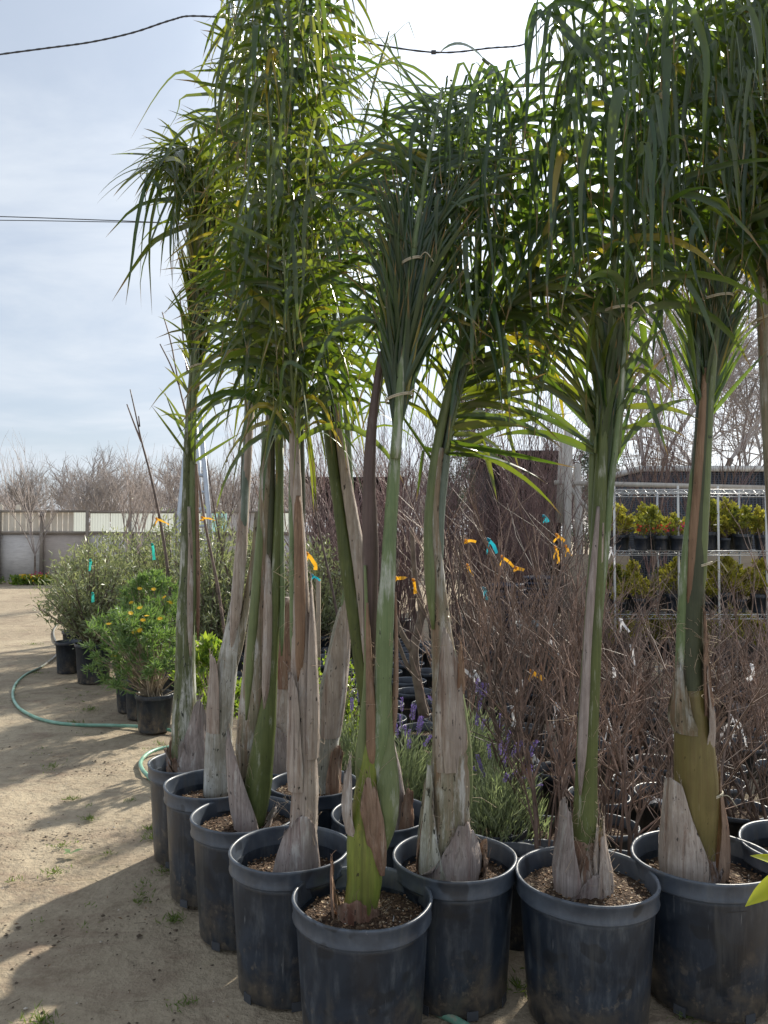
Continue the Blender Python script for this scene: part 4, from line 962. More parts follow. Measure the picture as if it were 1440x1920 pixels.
for z, tier in ((zs_[2], 'top'), (zs_[1], 'middle'), (zs_[0], 'lowest')):
    for y in (RY0 + .12, RY0 + .40):
        x = xa + .1
        while x < xb - .05:
            if rr.random() < .86:
                o = rg_[k] if k < 3 else copy_tree(rg_[rr.randrange(3)], (0, 0, 0)); o['label'] = 'young golden-green shrub in a small black pot on the %s wire shelf, %s row' % (tier, 'front' if y < RY0 + .2 else 'back'); o['group'] = 'young golden shrubs on the %s wire shelf' % tier
                o.location = (x, y + rr.uniform(-.02, .02), z + .008); o.rotation_euler = (0, 0, rr.uniform(0, 6.28)); s = rr.uniform(.72, 1.15); o.scale = (s, s, s * rr.uniform(.85, 1.2)); k += 1
            x += .178 * rr.uniform(.92, 1.12)
# a few with red flowers at the left of the top shelf
rs = np.random.RandomState(2)
for i, px in enumerate((1196, 1232, 1262)):
    x = at(px, 1000, RY0).x; t = leafy_thing(['red-flowered plant at the left end of the top wire shelf', 'red-flowered plant second along the top wire shelf', 'red and magenta flowered plant beside the white shelf post'][i], (x, RY0 + .0, zs_[2] + .008), .075, .15, 'gold_dark', 'bark', 'flowering plant', None, 'flowering_plant', seed=80 + i, z1=.33, Rr=.10, nb=12, per=14, L=.04, W=.02, clus=True, trunk_r=.003)
    t.location.y = RY0 - .09
    mb = MB(); P = rs.normal(size=(26, 3)) * (.06, .04, .03) + np.array((0, -.03, .22)); mb.leaves(P, rs.normal(size=(26, 3)) + np.array((0, -1, .4)), .03, .026, np.zeros(26)); mb.build('petals', M['petal_red' if i < 2 else 'petal_mag'], t, smooth=False)
# ------------------------------------------------------------------ tub, stacked pots
Y = 6.9
t = thing('tub', 'grey-blue round tub among the bare shrubs', 'tub', (at(1000, 1000, Y).x, Y, 0)); mb = MB(); h = at(0, 1168, Y).z
mb.lathe([(.001, .0), (.16, 0), (.20, h - .02), (.215, h - .015), (.215, h), (.195, h), (.16, .03), (.001, .03)], 30); mb.build('tub_wall', M['grey_tub'], t)
for i, (px, Y, h, lb) in enumerate([(950, 7.6, .92, 'tall stack of navy blue nursery pots behind the bare shrubs, on the left'), (1012, 7.9, 1.05, 'taller stack of navy blue nursery pots beside the first stack')]):
    t = thing('pot_stack', lb, 'stack of pots', (at(px, 1000, Y).x, Y, 0)); z = 0; n = 0; hh = at(0, 1090 if i else 1105, Y).z
    while z < hh - .2:
        mb = MB(); mb.lathe([(.001, .0), (.13, 0), (.165, .25), (.175, .25), (.175, .28), (.16, .28), (.13, .03), (.001, .02)], 24); o = mb.build('stacked_pot', M['blue_plastic'], t, loc=(rr.uniform(-.008, .008), 0, z)); z += .055
# ------------------------------------------------------------------ thin saplings with tape, stake, ladder
def poly_tube(name, pts, Y, mat, label, cat, group=None, twigs=()):
    c = [at(a, b, Y) for a, b, r in pts]; c[0].z = max(0, c[0].z); base = Vector((c[0].x, Y, 0)); t = thing(name, label, cat, base, group)
    q = crv([list(v) + [p_[2] * (.68 if name == 'sapling' and Y > 6 else 1) / F * Y] for v, p_ in zip(c, pts)], 24); mb = MB(); mb.tube(q[:, :3], q[:, 3], 7, True, .08, 0, 0, random.Random(1)); mb.build('stem', M[mat], t, off=base)
    for tw in twigs:
        mb = MB(); qq = crv([list(at(a, b, Y)) + [r / F * Y] for a, b, r in tw], 10); mb.tube(qq[:, :3], qq[:, 3], 5); mb.build('side_shoot', M[mat], t, off=base)
    pt = link('pot', small_pot_mesh(.17, .34, 7), t, (0, 0, 0)); link('soil', small_soil_mesh(.17, .34), pt)
    return t
poly_tube('sapling', [(330, 1225, 5.5), (322, 1160, 5), (312, 1050, 4.5), (297, 960, 4), (282, 890, 3.2), (266, 830, 2.6), (254, 775, 2), (244, 730, 1.5)], 7.6, 'twig', 'thin bare sapling leaning left with a yellow tape, rising from the olive bushes', 'sapling', None, [[(265, 828, 2), (250, 790, 1.6), (238, 758, 1.2)], [(262, 800, 1.5), (260, 780, 1.1)]])
poly_tube('sapling', [(430, 1225, 5), (420, 1180, 5), (408, 1100, 4.5), (396, 1040, 4), (384, 980, 3.6), (372, 900, 3.2), (352, 790, 2.8), (335, 720, 2.4), (320, 640, 2), (304, 585, 1.5)], 6.9, 'twig', 'tall bare sapling with a yellow tape passing behind the furthest palm', 'sapling', None, [[(336, 722, 2), (318, 680, 1.5), (300, 645, 1.1)], [(352, 700, 2), (344, 640, 1.6), (337, 545, 1.2)]])
poly_tube('sapling', [(450, 1180, 3.5), (432, 1100, 3), (410, 1000, 2.6), (398, 930, 2.2), (388, 860, 1.8)], 8.0, 'twig', 'fine bare sapling just right of the furthest palm', 'sapling')
poly_tube('sapling', [(640, 1215, 4), (628, 1130, 3.6), (604, 1020, 3), (588, 940, 2.4), (575, 880, 2)], 7.6, 'twig', 'bare sapling behind the orange-striped palm with an orange tape', 'sapling')
poly_tube('sapling', [(795, 1345, 11), (785, 1290, 9), (776, 1220, 9), (790, 1150, 7), (778, 1080, 5), (772, 990, 4)], 5.0, 'bark', 'forked bare young tree in a black pot behind the nearest and stout palms', 'sapling', None, [[(776, 1225, 7), (750, 1180, 5), (735, 1120, 4), (748, 1050, 3)], [(786, 1170, 6), (815, 1110, 4), (830, 1050, 3)], [(780, 1270, 5), (760, 1240, 4), (742, 1190, 3)]])
t = thing('wooden_stake', 'brown square wooden stake in a pot behind the bleached stump', 'stake', (at(597, 1000, 6.6).x, 6.6, 0)); mb = MB(); mb.bar((0, 0, 0), (0, 0, at(0, 1085, 6.6).z), .038, .038); mb.build('stake', M['tan_board'], t)
LY = 13.0
t = thing('ladder', 'pale blue aluminium orchard ladder standing behind the furthest palm', 'ladder', (at(362, 1000, LY).x, LY, 0)); lo = t.location.copy()
A0, A1, B0, B1 = at(333, 995, LY), at(356, 765, LY), at(394, 995, LY), at(374, 765, LY)
def ext(a, b): k = (0 - a.z) / (b.z - a.z); return a + (b - a) * k
a0, b0 = ext(A0, A1), ext(B0, B1)
for a, b in ((a0, A1), (b0, B1)):
    mb = MB(); mb.bar(a, b, .075, .035); mb.build('rail', M['alu'], t, off=lo)
for i in range(1, 13):
    u = i / 13; p0, p1 = a0 + (A1 - a0) * u, b0 + (B1 - b0) * u; mb = MB(); mb.bar(p0, p1, .03, .06); mb.build('rung', M['alu'], t, off=lo)
mb = MB(); mb.bar((A1 + B1) / 2, (lo.x, LY + 1.3, 0), .05, .05); mb.build('support_leg', M['alu'], t, off=lo)
# flower bed at the fence
t = thing('flower_bed', 'low clump of yellow flowers and bright leaves at the foot of the fence', 'flowers', (fx(62) * .95, FY * .95, 0)); rs = np.random.RandomState(4)
mb = MB(); n = 900; P = np.stack([rs.uniform(-.62, .58, n), rs.normal(size=n) * .15, rs.uniform(0, .24, n)], 1); mb.leaves(P, rs.normal(size=(n, 3)) + np.array((0, 0, .6)), .13, .06, rs.rand(n) * .9); kind(mb.build('foliage', M['bright'], t, smooth=False), 'stuff')
for nm, mt, x0, x1, c in (('yellow_flowers', 'petal_yellow', -.35, .55, 110), ('magenta_flowers', 'petal_mag', .05, .45, 30)):
    mb = MB(); P = np.stack([rs.uniform(x0, x1, c), rs.normal(size=c) * .14 - .05, rs.uniform(.16, .30, c) + (.08 if 'mag' in nm else 0)], 1); mb.leaves(P, rs.normal(size=(c, 3)) + np.array((0, -1, .6)), .07, .06, np.zeros(c)); mb.build(nm, M[mt], t, smooth=False)
mb = MB(); P = np.stack([rs.uniform(-2.2, -1.05, 500), rs.normal(size=500) * .2, rs.uniform(0, .2, 500)], 1); mb.leaves(P, rs.normal(size=(500, 3)) + np.array((0, 0, 1)), .12, .03, rs.rand(500) * .9)
o = mb.build('weed_patch', M['grass'], None, smooth=False, loc=(fx(62) * .95, FY * .955, 0)); kind(o, 'stuff')

# ------------------------------------------------------------------ hose
def hose(px_pts, extra=(), r=.0135):
    c = [ground_at(*q) for q in px_pts] + [Vector(e) for e in extra]
    q = crv([(v.x, v.y, r * .95) for v in c], 24 * len(c)); mb = MB(); mb.tube(q, r, 12); return mb
mb = hose([(132, 1150), (112, 1168), (101, 1184), (103, 1200), (112, 1216), (104, 1232), (78, 1252), (50, 1266), (30, 1284), (24, 1306), (34, 1328), (62, 1346), (100, 1357), (150, 1362), (210, 1363), (270, 1366), (330, 1374), (395, 1386), (420, 1394), (395, 1399), (345, 1402), (305, 1406), (278, 1416), (264, 1432), (268, 1448), (290, 1470), (310, 1482)], [(-1.28, 4.9, 0)])
t = thing('garden_hose', 'pale green garden hose curving over the dirt to the far end of the palm row', 'hose', (0, 0, 0)); mb.build('hose', M['hose'], t)
for px, py in ((98, 1326), (180, 1363), (112, 1214)):
    pass
mb = hose([(740, 1812), (770, 1862), (792, 1887), (822, 1905), (860, 1924), (910, 1955), (980, 2000)])
t = thing('garden_hose', 'short length of green hose on the ground between the two nearest pots', 'hose', (0, 0, 0)); mb.build('hose', M['hose'], t)
g = ground_at(283, 1474); mb = MB(); mb.leaves([(0, 0, .004)], [(1, .1, .05)], .05, .022, np.array([0.]), up=np.array([(0, 0, 1.)])); tag(mb.build('plant_tag', M['tag_white'], None, loc=g), 'small white plant tag lying on the dirt by the hose', 'tag')
mb = MB(); q = at(733, 1672, 2.45); mb.leaves([(0, 0, 0)], [(.3, .2, 1)], .036, .022, np.array([0.])); tag(mb.build('plant_tag', M['tag_white'], None, loc=(q.x, q.y, .365)), 'white scrap of plastic lying on the soil of the nearest pot', 'tag')

# ------------------------------------------------------------------ tapes and tags on the bare twigs
def tape(px, py, Y, L, w, ang, mat, label, cat='tape', group=None, seed=0):
    r = random.Random(px * 7 + py); p_ = at(px, py, Y); a = R(ang); V = []; n = 7
    d = Vector((math.cos(a), r.uniform(-.3, .3), -math.sin(a))).normalized(); pos = Vector((0, 0, 0)); s = Vector((-d.z, 0, d.x)).normalized()
    for i in range(n + 1):
        V += [tuple(pos + s * w / 2), tuple(pos - s * w / 2)]
        d = (d + Vector((r.gauss(0, .12), r.gauss(0, .35), -.10 + r.gauss(0, .1)))).normalized(); s = Matrix.Rotation(r.gauss(0, .3), 3, d) @ (s - d * s.dot(d)).normalized(); pos = pos + d * L / n
    mb = MB(); mb.add(V, [(2 * i, 2 * i + 1, 2 * i + 3, 2 * i + 2) for i in range(n)])
    mb.tube([(math.cos(t) * .009 - .004, math.sin(t) * .009, .002 * t) for t in np.linspace(0, 9, 14)], w * .22, 4)
    V2 = [(x * -.35 + .004, y + .01, z * .9 - L * .12) for x, y, z in V]; mb.add(V2, [(2 * i, 2 * i + 1, 2 * i + 3, 2 * i + 2) for i in range(n)])
    o = mb.build('flagging_tape' if cat == 'tape' else 'plant_tag', M[mat], None, loc=p_); tag(o, label, cat, group); return o
for px, py, Y, L, w, an, lb in [(576, 1040, 5.2, .15, .026, 28, 'orange tape on the twigs just right of the orange-striped palm'), (742, 1085, 4.9, .09, .022, -25, 'yellow-orange tape fluttering right of the nearest palm'), (776, 1090, 4.9, .09, .018, 80, 'small orange tape hanging on the forked bare young tree'),
                            (875, 1016, 5.2, .07, .018, -30, 'small orange tape high on the twigs left of the blue tape'), (877, 1062, 5.2, .08, .018, 70, 'yellow tape hanging below the small orange one right of the stout palm'), (943, 1046, 5.4, .11, .020, 25, 'orange tape below the long blue tape'), (968, 1066, 5.4, .06, .024, 2, 'short bright orange tape wrapped round a twig'),
                            (1045, 1005, 5.6, .09, .022, 30, 'yellow tape high on the twigs beside the slender palm'), (1042, 1028, 5.6, .13, .020, 65, 'long orange tape beside the slender palm'), (1062, 1026, 5.6, .08, .018, 60, 'short orange tape nearest the slender palm trunk'), (998, 1262, 4.6, .08, .03, 15, 'crumpled yellow tape low in the twigs beside the slender palm'),
                            (294, 974, 7.5, .13, .022, 3, 'yellow tape on the thin sapling leaning left'), (380, 972, 6.85, .12, .020, -8, 'yellow tape on the tall sapling behind the furthest palm')]:
    tape(px, py, Y, L, w, an, 'tape_orange', lb)
for px, py, Y, L, w, an, mt, lb in [(917, 1014, 5.0, .10, .024, 33, 'tape_blue', 'long blue tape on the twigs right of the stout palm'), (908, 1106, 5.0, .07, .02, 50, 'tape_blue', 'blue tape low on the twigs right of the stout palm'), (586, 1081, 5.6, .07, .016, 8, 'tape_blue', 'small blue tape right of the orange-striped palm'), (1021, 970, 5.8, .05, .03, 40, 'tape_blue', 'small blue tape high on the twigs left of the slender palm'),
                                (170, 1052, 7.8, .11, .03, 85, 'tape_teal', 'teal tie on the front olive bush'), (286, 1022, 8.2, .16, .03, 85, 'tape_teal', 'teal tie on the tall olive bush'), (174, 1114, 7.75, .09, .03, 70, 'tape_teal', 'lower teal tie on the trunk of the front olive bush')]:
    tape(px, py, Y, L, w, an, mt, lb)
GW = 'white plant tags hanging in the bare twigs'
for px, py, Y, L, lb in [(962, 1330, 4.3, 0.1, 'twisted white tag above the lavender right of the stout palm'), (1042, 1322, 4.4, 0.12, 'long white tag hanging left of the slender palm trunk'), (978, 1280, 4.5, 0.09, 'curled white tag below the crumpled yellow tape'), (1140, 1352, 4.5, 0.1, 'white tag just right of the slender palm at half trunk height'), (1152, 1258, 4.8, 0.04, 'stubby white tag in twigs right of the slender palm'), (1185, 1214, 5.2, 0.14, 'long slanting white tag between the slender and olive-brown palms'), (1378, 1356, 4.4, 0.13, 'lower of two crossed white tags right of the olive-brown palm'), (1372, 1346, 4.5, 0.14, 'upper of two crossed white tags right of the olive-brown palm'), (1322, 1282, 5, 0.09, 'flat white tag touching the right side of the olive-brown palm'), (1030, 1200, 5.2, 0.1, 'white tag among twigs in front of the grey tub'), (868, 1255, 4.7, 0.08, 'upper white tag above the lavender beside the stout palm'), (1145, 1030, 5.6, 0.13, 'white tag high up beside the slender palm below its crown'), (1165, 1165, 5.2, 0.07, 'small white tag in front of the middle wire shelf'), (1265, 1385, 4.1, 0.08, 'white tag low in twigs left of the olive-brown palm'), (1410, 1250, 5, 0.1, 'white tag in twigs near the shelf rack right end'), (1225, 1500, 3.9, 0.06, 'small white tag low behind the two front right pots'), (1000, 1420, 4.0, 0.05, 'small white tag low at the right edge of the lavender'), (890, 1262, 4.6, 0.05, 'lower small white tag above the lavender beside the stout palm'), (1300, 1440, 4.0, 0.06, 'small white tag hidden behind the olive-brown bulb')]:
    r = random.Random(px); tape(px, py, Y, L * 1.25, .021, r.choice((35, 60, 80, 20, 100)), 'tag_white', lb, 'plant tag', GW)

# ------------------------------------------------------------------ leaves of a plant reaching in from the right
Yc = 1.55; b0 = at(1560, 1740, Yc); t = thing('citrus_plant', 'plant with lime-yellow leaves reaching in from the right edge', 'plant', (b0.x, Yc, 0)); to = t.location.copy()
pt = link('pot', small_pot_mesh(.14, .25, 3), t); link('soil', small_soil_mesh(.14, .25), pt)
mb = MB(); mb.tube(crv([(b0.x, Yc, .2), list(at(1550, 1720, Yc)), list(at(1500, 1660, Yc))], 10), .006, 6); mb.build('stem', M['bark_pale'], t, off=to)
for i, (p0, p1, W) in enumerate([((1500, 1640), (1388, 1684), .045), ((1498, 1630), (1412, 1604), .030), ((1505, 1620), (1460, 1560), .04), ((1510, 1680), (1455, 1730), .04)]):
    A, B = at(*p0, Yc), at(*p1, Yc - .05); d = B - A; rg2 = random.Random(i)
    V, UV = leaflet_geo(A, d, Vector((.1, -.6, .8)), d.length, W, .02, rg2); mb = MB(); UV = [(u * .5, .5) for u, _ in UV]
    mb.add(V, LQ, None, UV); mb.build('leaf', M['lime'], t, off=A, loc=A - to)

# ------------------------------------------------------------------ overhead cables
def cable(label, pts, r, Y=16, twist=False):
    c = np.array([list(at(a, b, Y)) for a, b in pts]); c = crv(c, 60); t = thing('overhead_cable', label, 'cable', tuple(c[0])); off = c[0]
    mb = MB(); mb.tube(c, r, 6, False)
    if twist:
        for ph in (0, 3.14):
            Q = crv(c, 500); s = np.linspace(0, 200, 500); Q = Q + np.stack([np.zeros(500), np.cos(s + ph) * r * .6, np.sin(s + ph) * r * .6], 1); mb.tube(Q, r * .7, 5, False)
    mb.build('wire', M['cable'], t, off=off); return t, off
cable('twisted overhead cable rising to the right across the top of the sky', [(-300, 128), (-100, 117), (0, 102), (90, 90), (170, 79), (250, 61), (320, 38), (365, 30), (480, 40), (640, 72), (810, 98), (920, 90), (985, 82), (1020, 45), (1080, -20)], .016, 16, True)
cable('upper of two thin cables crossing low in the sky', [(-300, 398), (0, 406), (200, 413), (400, 421), (700, 430), (1000, 436), (1500, 440)], .011, 18)
cable('lower of two thin cables crossing low in the sky', [(-300, 412), (0, 413), (200, 416), (400, 419), (700, 424), (1000, 432), (1500, 446)], .010, 18.3)
q = at(813, 98, 15.97); mb = MB(); mb.box((0, 0, 0), (.10, .06, .06)); tag(mb.build('cable_splice', M['cable'], None, loc=q, smooth=False), 'small dark splice box on the twisted overhead cable', 'splice box')
# ------------------------------------------------------------------ the tied king palms
SPR = dict(a=(38, 72), droop=.34, L=.52, W=.020, kink=.2)
WISP = dict(a=(40, 75), droop=.32, L=.46, W=.012, kink=.2)

# far left pot of the outer row
p = Palm('slim grey-green potted palm at the hose end of the outer row, leaves arching sideways', 3.88, 361, 1424, 162, 101, leaf='leaf_sunny', limit=220)
p.stem('trunk', 'lichen', [(351, 1450, 31), (349, 1400, 29), (347, 1330, 25), (348, 1250, 21), (348, 1170, 19), (351, 1080, 16), (350, 1000, 12), (350, 900, 8), (352, 800, 6), (363, 660, 6)])
p.stem('petiole', 'petiole', [(362, 1190, 6, -.02), (361, 1060, 8, -.02), (361, 900, 7, 0), (365, 720, 7, 0), (376, 560, 8, 0)], ridge=.02)
p.stem('petiole', 'sheath_brown', [(371, 1200, 4, -.01), (372, 1100, 4, -.02), (370, 980, 4, -.01), (368, 870, 3, 0)], ridge=.1)
p.stem('petiole', 'sheath', [(357, 1230, 5, -.05), (356, 1120, 6, -.05), (357, 1030, 5, -.04), (354, 950, 3, -.03)], ridge=.1)
p.sheath('sheath_mauve', [(360, 1448, 33), (364, 1400, 26), (369, 1350, 16), (374, 1305, 9)], -40, 120, -.02, .2, .5)
p.sheath('sheath_brown', [(350, 1450, 34), (349, 1425, 32), (349, 1400, 31)], -120, -10, 0, .5, .3)
p.shag([(352, 1450, 33), (350, 1410, 31), (349, 1370, 29)], 4, ['sheath_mauve', 'sheath_brown'])
p.fibres([(350, 1440, 30), (350, 1200, 20), (352, 1000, 14)], 30)
fr0 = p.frond([(365, 740), (372, 620), (380, 500), (388, 400), (392, 330, -.05), (372, 285, -.12), (334, 280, -.2), (292, 318, -.28)], face=-30, start=.02, step=.017, L=.52, W=.024, a=(30, 70), droop=.20, tied=.52, rad=(7, 2.5), kink=.1, up=.1)
p.frond([(368, 730), (378, 600), (388, 470), (396, 380), (410, 290), (420, 200)], face=150, start=.02, step=.018, L=.46, W=.022, a=(20, 60), droop=.18, tied=.58, rad=(6, 2), sides=(-1, 1))
p.frond([(360, 700), (370, 560), (378, 440), (380, 350), (362, 300, .1), (330, 300, .2)], face=60, start=.05, step=.02, L=.50, W=.024, a=(20, 60), droop=.2, tied=.5, rad=(5, 2))
p.frond([(360, 900), (362, 800), (366, 700), (370, 620)], face=0, start=.05, step=.055, L=.36, W=.018, a=(32, 40), droop=.04, rad=(3, 2), kink=.2)
p.twine(376, 690, 20)
for pts, w, lf in [([(400, 180), (345, 135), (300, 170), (245, 260)], 7, None), ([(465, 185), (350, 180), (330, 220), (265, 320)], 7, None), ([(450, 215), (350, 240), (300, 310), (250, 380)], 8, None), ([(430, 360), (350, 370), (260, 385), (198, 445)], 8, 'leaf_mid'), ([(430, 400), (310, 440), (265, 480), (210, 565)], 9, None), ([(330, 320), (300, 350), (280, 450), (285, 590)], 6, None), ([(350, 340), (320, 365), (268, 500), (265, 580)], 6, None), ([(310, 300), (285, 325), (262, 380), (255, 430)], 6, None), ([(350, 330), (330, 350), (326, 450), (322, 575)], 6, None), ([(320, 310), (296, 330), (270, 420), (262, 520)], 6, None), ([(370, 330), (345, 345), (310, 430), (300, 520)], 6, 'leaf_mid'), ([(360, 300), (300, 300), (270, 340), (258, 300)], 4, None)]:
    p.hang(fr0, pts, w, p.rng.uniform(-.34, -.14), lf)
p.curtain(fr0, 290, 390, 290, 380, 18, (4, 7), (110, 220))
p.finish()

p = Palm('pale grey potted palm with a split leaning trunk, second from the hose end', 3.49, 399, 1467, 178, 102, leaf='leaf_sunny', dusty=True, limit=150)
p.stem('trunk', 'lichen_grey', [(407, 1490, 28), (410, 1430, 28), (412, 1370, 27), (419, 1300, 25), (428, 1240, 21), (437, 1180, 16), (442, 1130, 12)])
p.stem('petiole', 'sheath', [(434, 1220, 10, -.03), (444, 1120, 12, -.04), (452, 1030, 12, -.03), (458, 950, 10, 0), (464, 860, 9, 0), (470, 740, 8, 0)])
p.stem('petiole', 'mottled', [(440, 1260, 9), (455, 1170, 9), (467, 1100, 8), (477, 1040, 7), (483, 960, 6)])
p.stem('petiole', 'petiole_blue', [(452, 1060, 6, -.02), (458, 960, 7, -.02), (461, 860, 7, 0), (466, 740, 7, 0), (476, 620, 6, 0)])
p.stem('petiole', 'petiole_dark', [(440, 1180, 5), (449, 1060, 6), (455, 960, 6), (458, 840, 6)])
p.sheath('sheath', [(412, 1370, 27), (415, 1300, 23), (416, 1245, 20), (416, 1225, 19)], -110, 10, -.01, .08, .1)
p.fibres([(409, 1450, 28), (430, 1230, 20), (452, 1040, 13)], 50)
p.frond([(470, 760), (478, 620), (486, 480), (490, 340), (480, 200), (470, 60)], face=20, start=.05, step=.032, rad=(7, 3), **SPR)
p.frond([(474, 760), (468, 650), (455, 520), (436, 400), (414, 300), (380, 230)], face=-60, start=.05, step=.034, rad=(6, 2), **SPR)
p.finish()

p = Palm('potted palm with swollen dark green base and torn mauve flap, third from the hose', 3.15, 461, 1524, 197, 103, drop=.06, leaf='leaf_sunny', limit=260)
p.stem('trunk', 'green_trunk', [(474, 1550, 22), (478, 1515, 25), (484, 1470, 27), (489, 1425, 25), (498, 1360, 20), (506, 1290, 14), (512, 1200, 11), (516, 1100, 10), (520, 1000, 9), (523, 900, 8), (526, 790, 7)])
p.stem('trunk', 'mottled', [(462, 1480, 18, .05), (466, 1400, 26, .06), (476, 1310, 28, .05), (484, 1210, 26, .04), (490, 1110, 20, .03), (496, 1010, 15, .02), (500, 900, 12), (506, 780, 9)])
p.stem('petiole', 'petiole', [(462, 1350, 8, 0), (470, 1240, 10, 0), (478, 1140, 11, 0), (487, 1040, 11, .01), (494, 940, 10, .01), (500, 800, 9, 0)], ridge=.02)
p.stem('petiole', 'sheath', [(496, 1330, 7, -.03), (500, 1230, 9, -.03), (502, 1130, 9, -.02), (503, 1040, 6, 0)])
p.stem('petiole', 'petiole_pale', [(528, 1230, 5), (529, 1090, 5), (527, 960, 5), (527, 840, 5)])
p.stem('petiole', 'petiole_dark', [(505, 1080, 7), (508, 950, 8), (508, 800, 9), (512, 650, 8)])
p.sheath('sheath_mauve', [(473, 1555, 31), (464, 1510, 31), (452, 1460, 24), (443, 1410, 17), (437, 1365, 8)], -115, 35, -.02, .12, .2)
p.sheath('sheath', [(478, 1555, 27), (482, 1535, 27), (486, 1515, 26)], 20, 150, 0, .4, .4)
p.fibres([(460, 1480, 20), (466, 1380, 28), (486, 1200, 25)], 60, .06)
p.frond([(526, 800), (527, 650), (525, 480), (520, 300), (518, 120), (516, -120)], face=10, start=.02, step=.030, rad=(7, 3), a=(34, 68), droop=.34, L=.52, W=.021, kink=.22, leaf='leaf_mid')
p.frond([(506, 800), (500, 620), (489, 440), (470, 270), (450, 120), (430, -40)], face=-70, start=.06, step=.032, rad=(7, 3), **SPR)
p.frond([(515, 790), (528, 620), (545, 450), (562, 310), (572, 180), (580, 20)], face=70, start=.06, step=.030, rad=(6, 2), **SPR)
p.twine(512, 640, 22)
p.finish()

p = Palm('potted palm with flared grey-brown trunk and orange-brown stripe, next to the nearest palm', 2.79, 544, 1588, 223, 104, drop=.10, leaf='leaf_sunny', limit=300)
p.stem('trunk', 'sheath', [(566, 1650, 40), (567, 1610, 35), (569, 1560, 30), (573, 1480, 27), (572, 1400, 25), (569, 1330, 25), (567, 1250, 23), (565, 1180, 21), (562, 1100, 19), (560, 1030, 16), (556, 950, 13), (553, 860, 11), (550, 760, 9)], ridge=.07)
p.stem('petiole', 'rust', [(560, 1280, 7, -.035), (563, 1200, 10, -.04), (562, 1110, 11, -.035), (560, 1020, 10, -.03), (558, 930, 7, -.01)])
p.stem('petiole', 'petiole_pale', [(549, 1260, 6, -.01), (550, 1150, 8, -.01), (550, 1050, 9, -.01), (549, 940, 9, 0), (549, 840, 7, 0), (548, 740, 6, 0)], ridge=.02)
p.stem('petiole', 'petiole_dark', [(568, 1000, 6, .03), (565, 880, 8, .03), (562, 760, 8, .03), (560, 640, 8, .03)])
p.sheath('sheath', [(580, 1420, 19), (581, 1330, 17), (579, 1230, 15), (577, 1150, 12), (576, 1085, 7)], -20, 150, -.02, .1, .1)
p.sheath('sheath_mauve', [(560, 1655, 46), (563, 1610, 40), (568, 1560, 33), (570, 1515, 30)], -100, 60, -.01, .25, .15)
p.sheath('sheath', [(560, 1480, 22), (560, 1400, 19), (559, 1310, 17), (558, 1255, 14)], -95, 30, -.025, .15, .1)
p.fibres([(568, 1560, 30), (571, 1400, 26), (565, 1180, 22), (560, 1000, 16)], 110, .06)
fr0 = p.frond([(549, 860), (546, 700), (545, 540), (543, 380), (541, 200), (540, 0), (538, -260)], face=0, start=.02, step=.024, rad=(7, 3), a=(32, 64), droop=.36, L=.52, W=.024, kink=.28, leaf='leaf_mid')
p.frond([(555, 870), (562, 700), (574, 520), (590, 340), (602, 150), (612, -120)], face=80, start=.04, step=.034, rad=(7, 3), a=(36, 70), droop=.34, L=.52, W=.020, kink=.2)
p.frond([(552, 860), (540, 660), (521, 460), (505, 250), (498, 60), (488, -160)], face=-80, start=.04, step=.034, rad=(7, 3), a=(36, 70), droop=.34, L=.52, W=.020, kink=.2)
p.frond([(556, 870, .05), (566, 700, .1), (600, 540, .15), (640, 420, .2), (690, 330, .2)], face=150, start=.1, step=.07, rad=(5, 2), **WISP)
p.frond([(551, 760, -.05), (543, 640, -.12), (536, 540, -.2), (530, 440, -.22)], face=0, start=.15, step=.035, rad=(4, 2), a=(40, 70), droop=.14, L=.42, W=.026, kink=.3, leaf='leaf_mid')
p.twine(549, 645, 16); p.twine(545, 482, 16)
for pts, w, lf in [([(480, 47), (477, 100), (479, 155)], 9, 'leaf_mid'), ([(516, 30), (504, 17), (490, 70), (488, 128)], 9, 'leaf_mid'), ([(552, -20), (562, 10), (580, 122), (588, 167)], 9, 'leaf_mid'), ([(520, 110), (507, 96), (499, 167), (510, 292)], 7, 'leaf_old'), ([(516, 100), (513, 110), (522, 180), (529, 250)], 9, 'leaf_old'), ([(518, 115), (526, 110), (532, 180), (535, 264)], 7, None), ([(500, 150), (488, 148), (471, 195), (456, 358)], 9, 'leaf_mid'), ([(545, 250), (530, 255), (507, 320), (504, 420), (501, 540)], 10, 'leaf_mid'), ([(477, 117), (430, 125), (412, 195), (405, 260)], 9, None), ([(560, 310), (571, 308), (582, 360), (583, 420)], 9, None), ([(521, 317), (527, 350), (520, 390), (510, 440)], 11, 'leaf_mid'), ([(600, 170), (650, 170), (690, 220), (715, 285)], 6, None), ([(610, 110), (660, 110), (700, 160), (730, 230)], 6, None), ([(600, 60), (680, 70), (720, 100), (760, 140)], 5, None), ([(470, 470), (440, 430), (425, 480), (420, 600)], 8, 'leaf_mid'), ([(570, 560), (545, 540), (535, 600), (530, 690)], 9, 'leaf_blue'), ([(575, 700), (535, 680), (525, 740), (530, 810)], 8, 'leaf_blue')]:
    p.hang(fr0, pts, w, p.rng.uniform(-.34, -.14), lf)
p.curtain(fr0, 450, 640, -60, 560, 46)
p.finish()

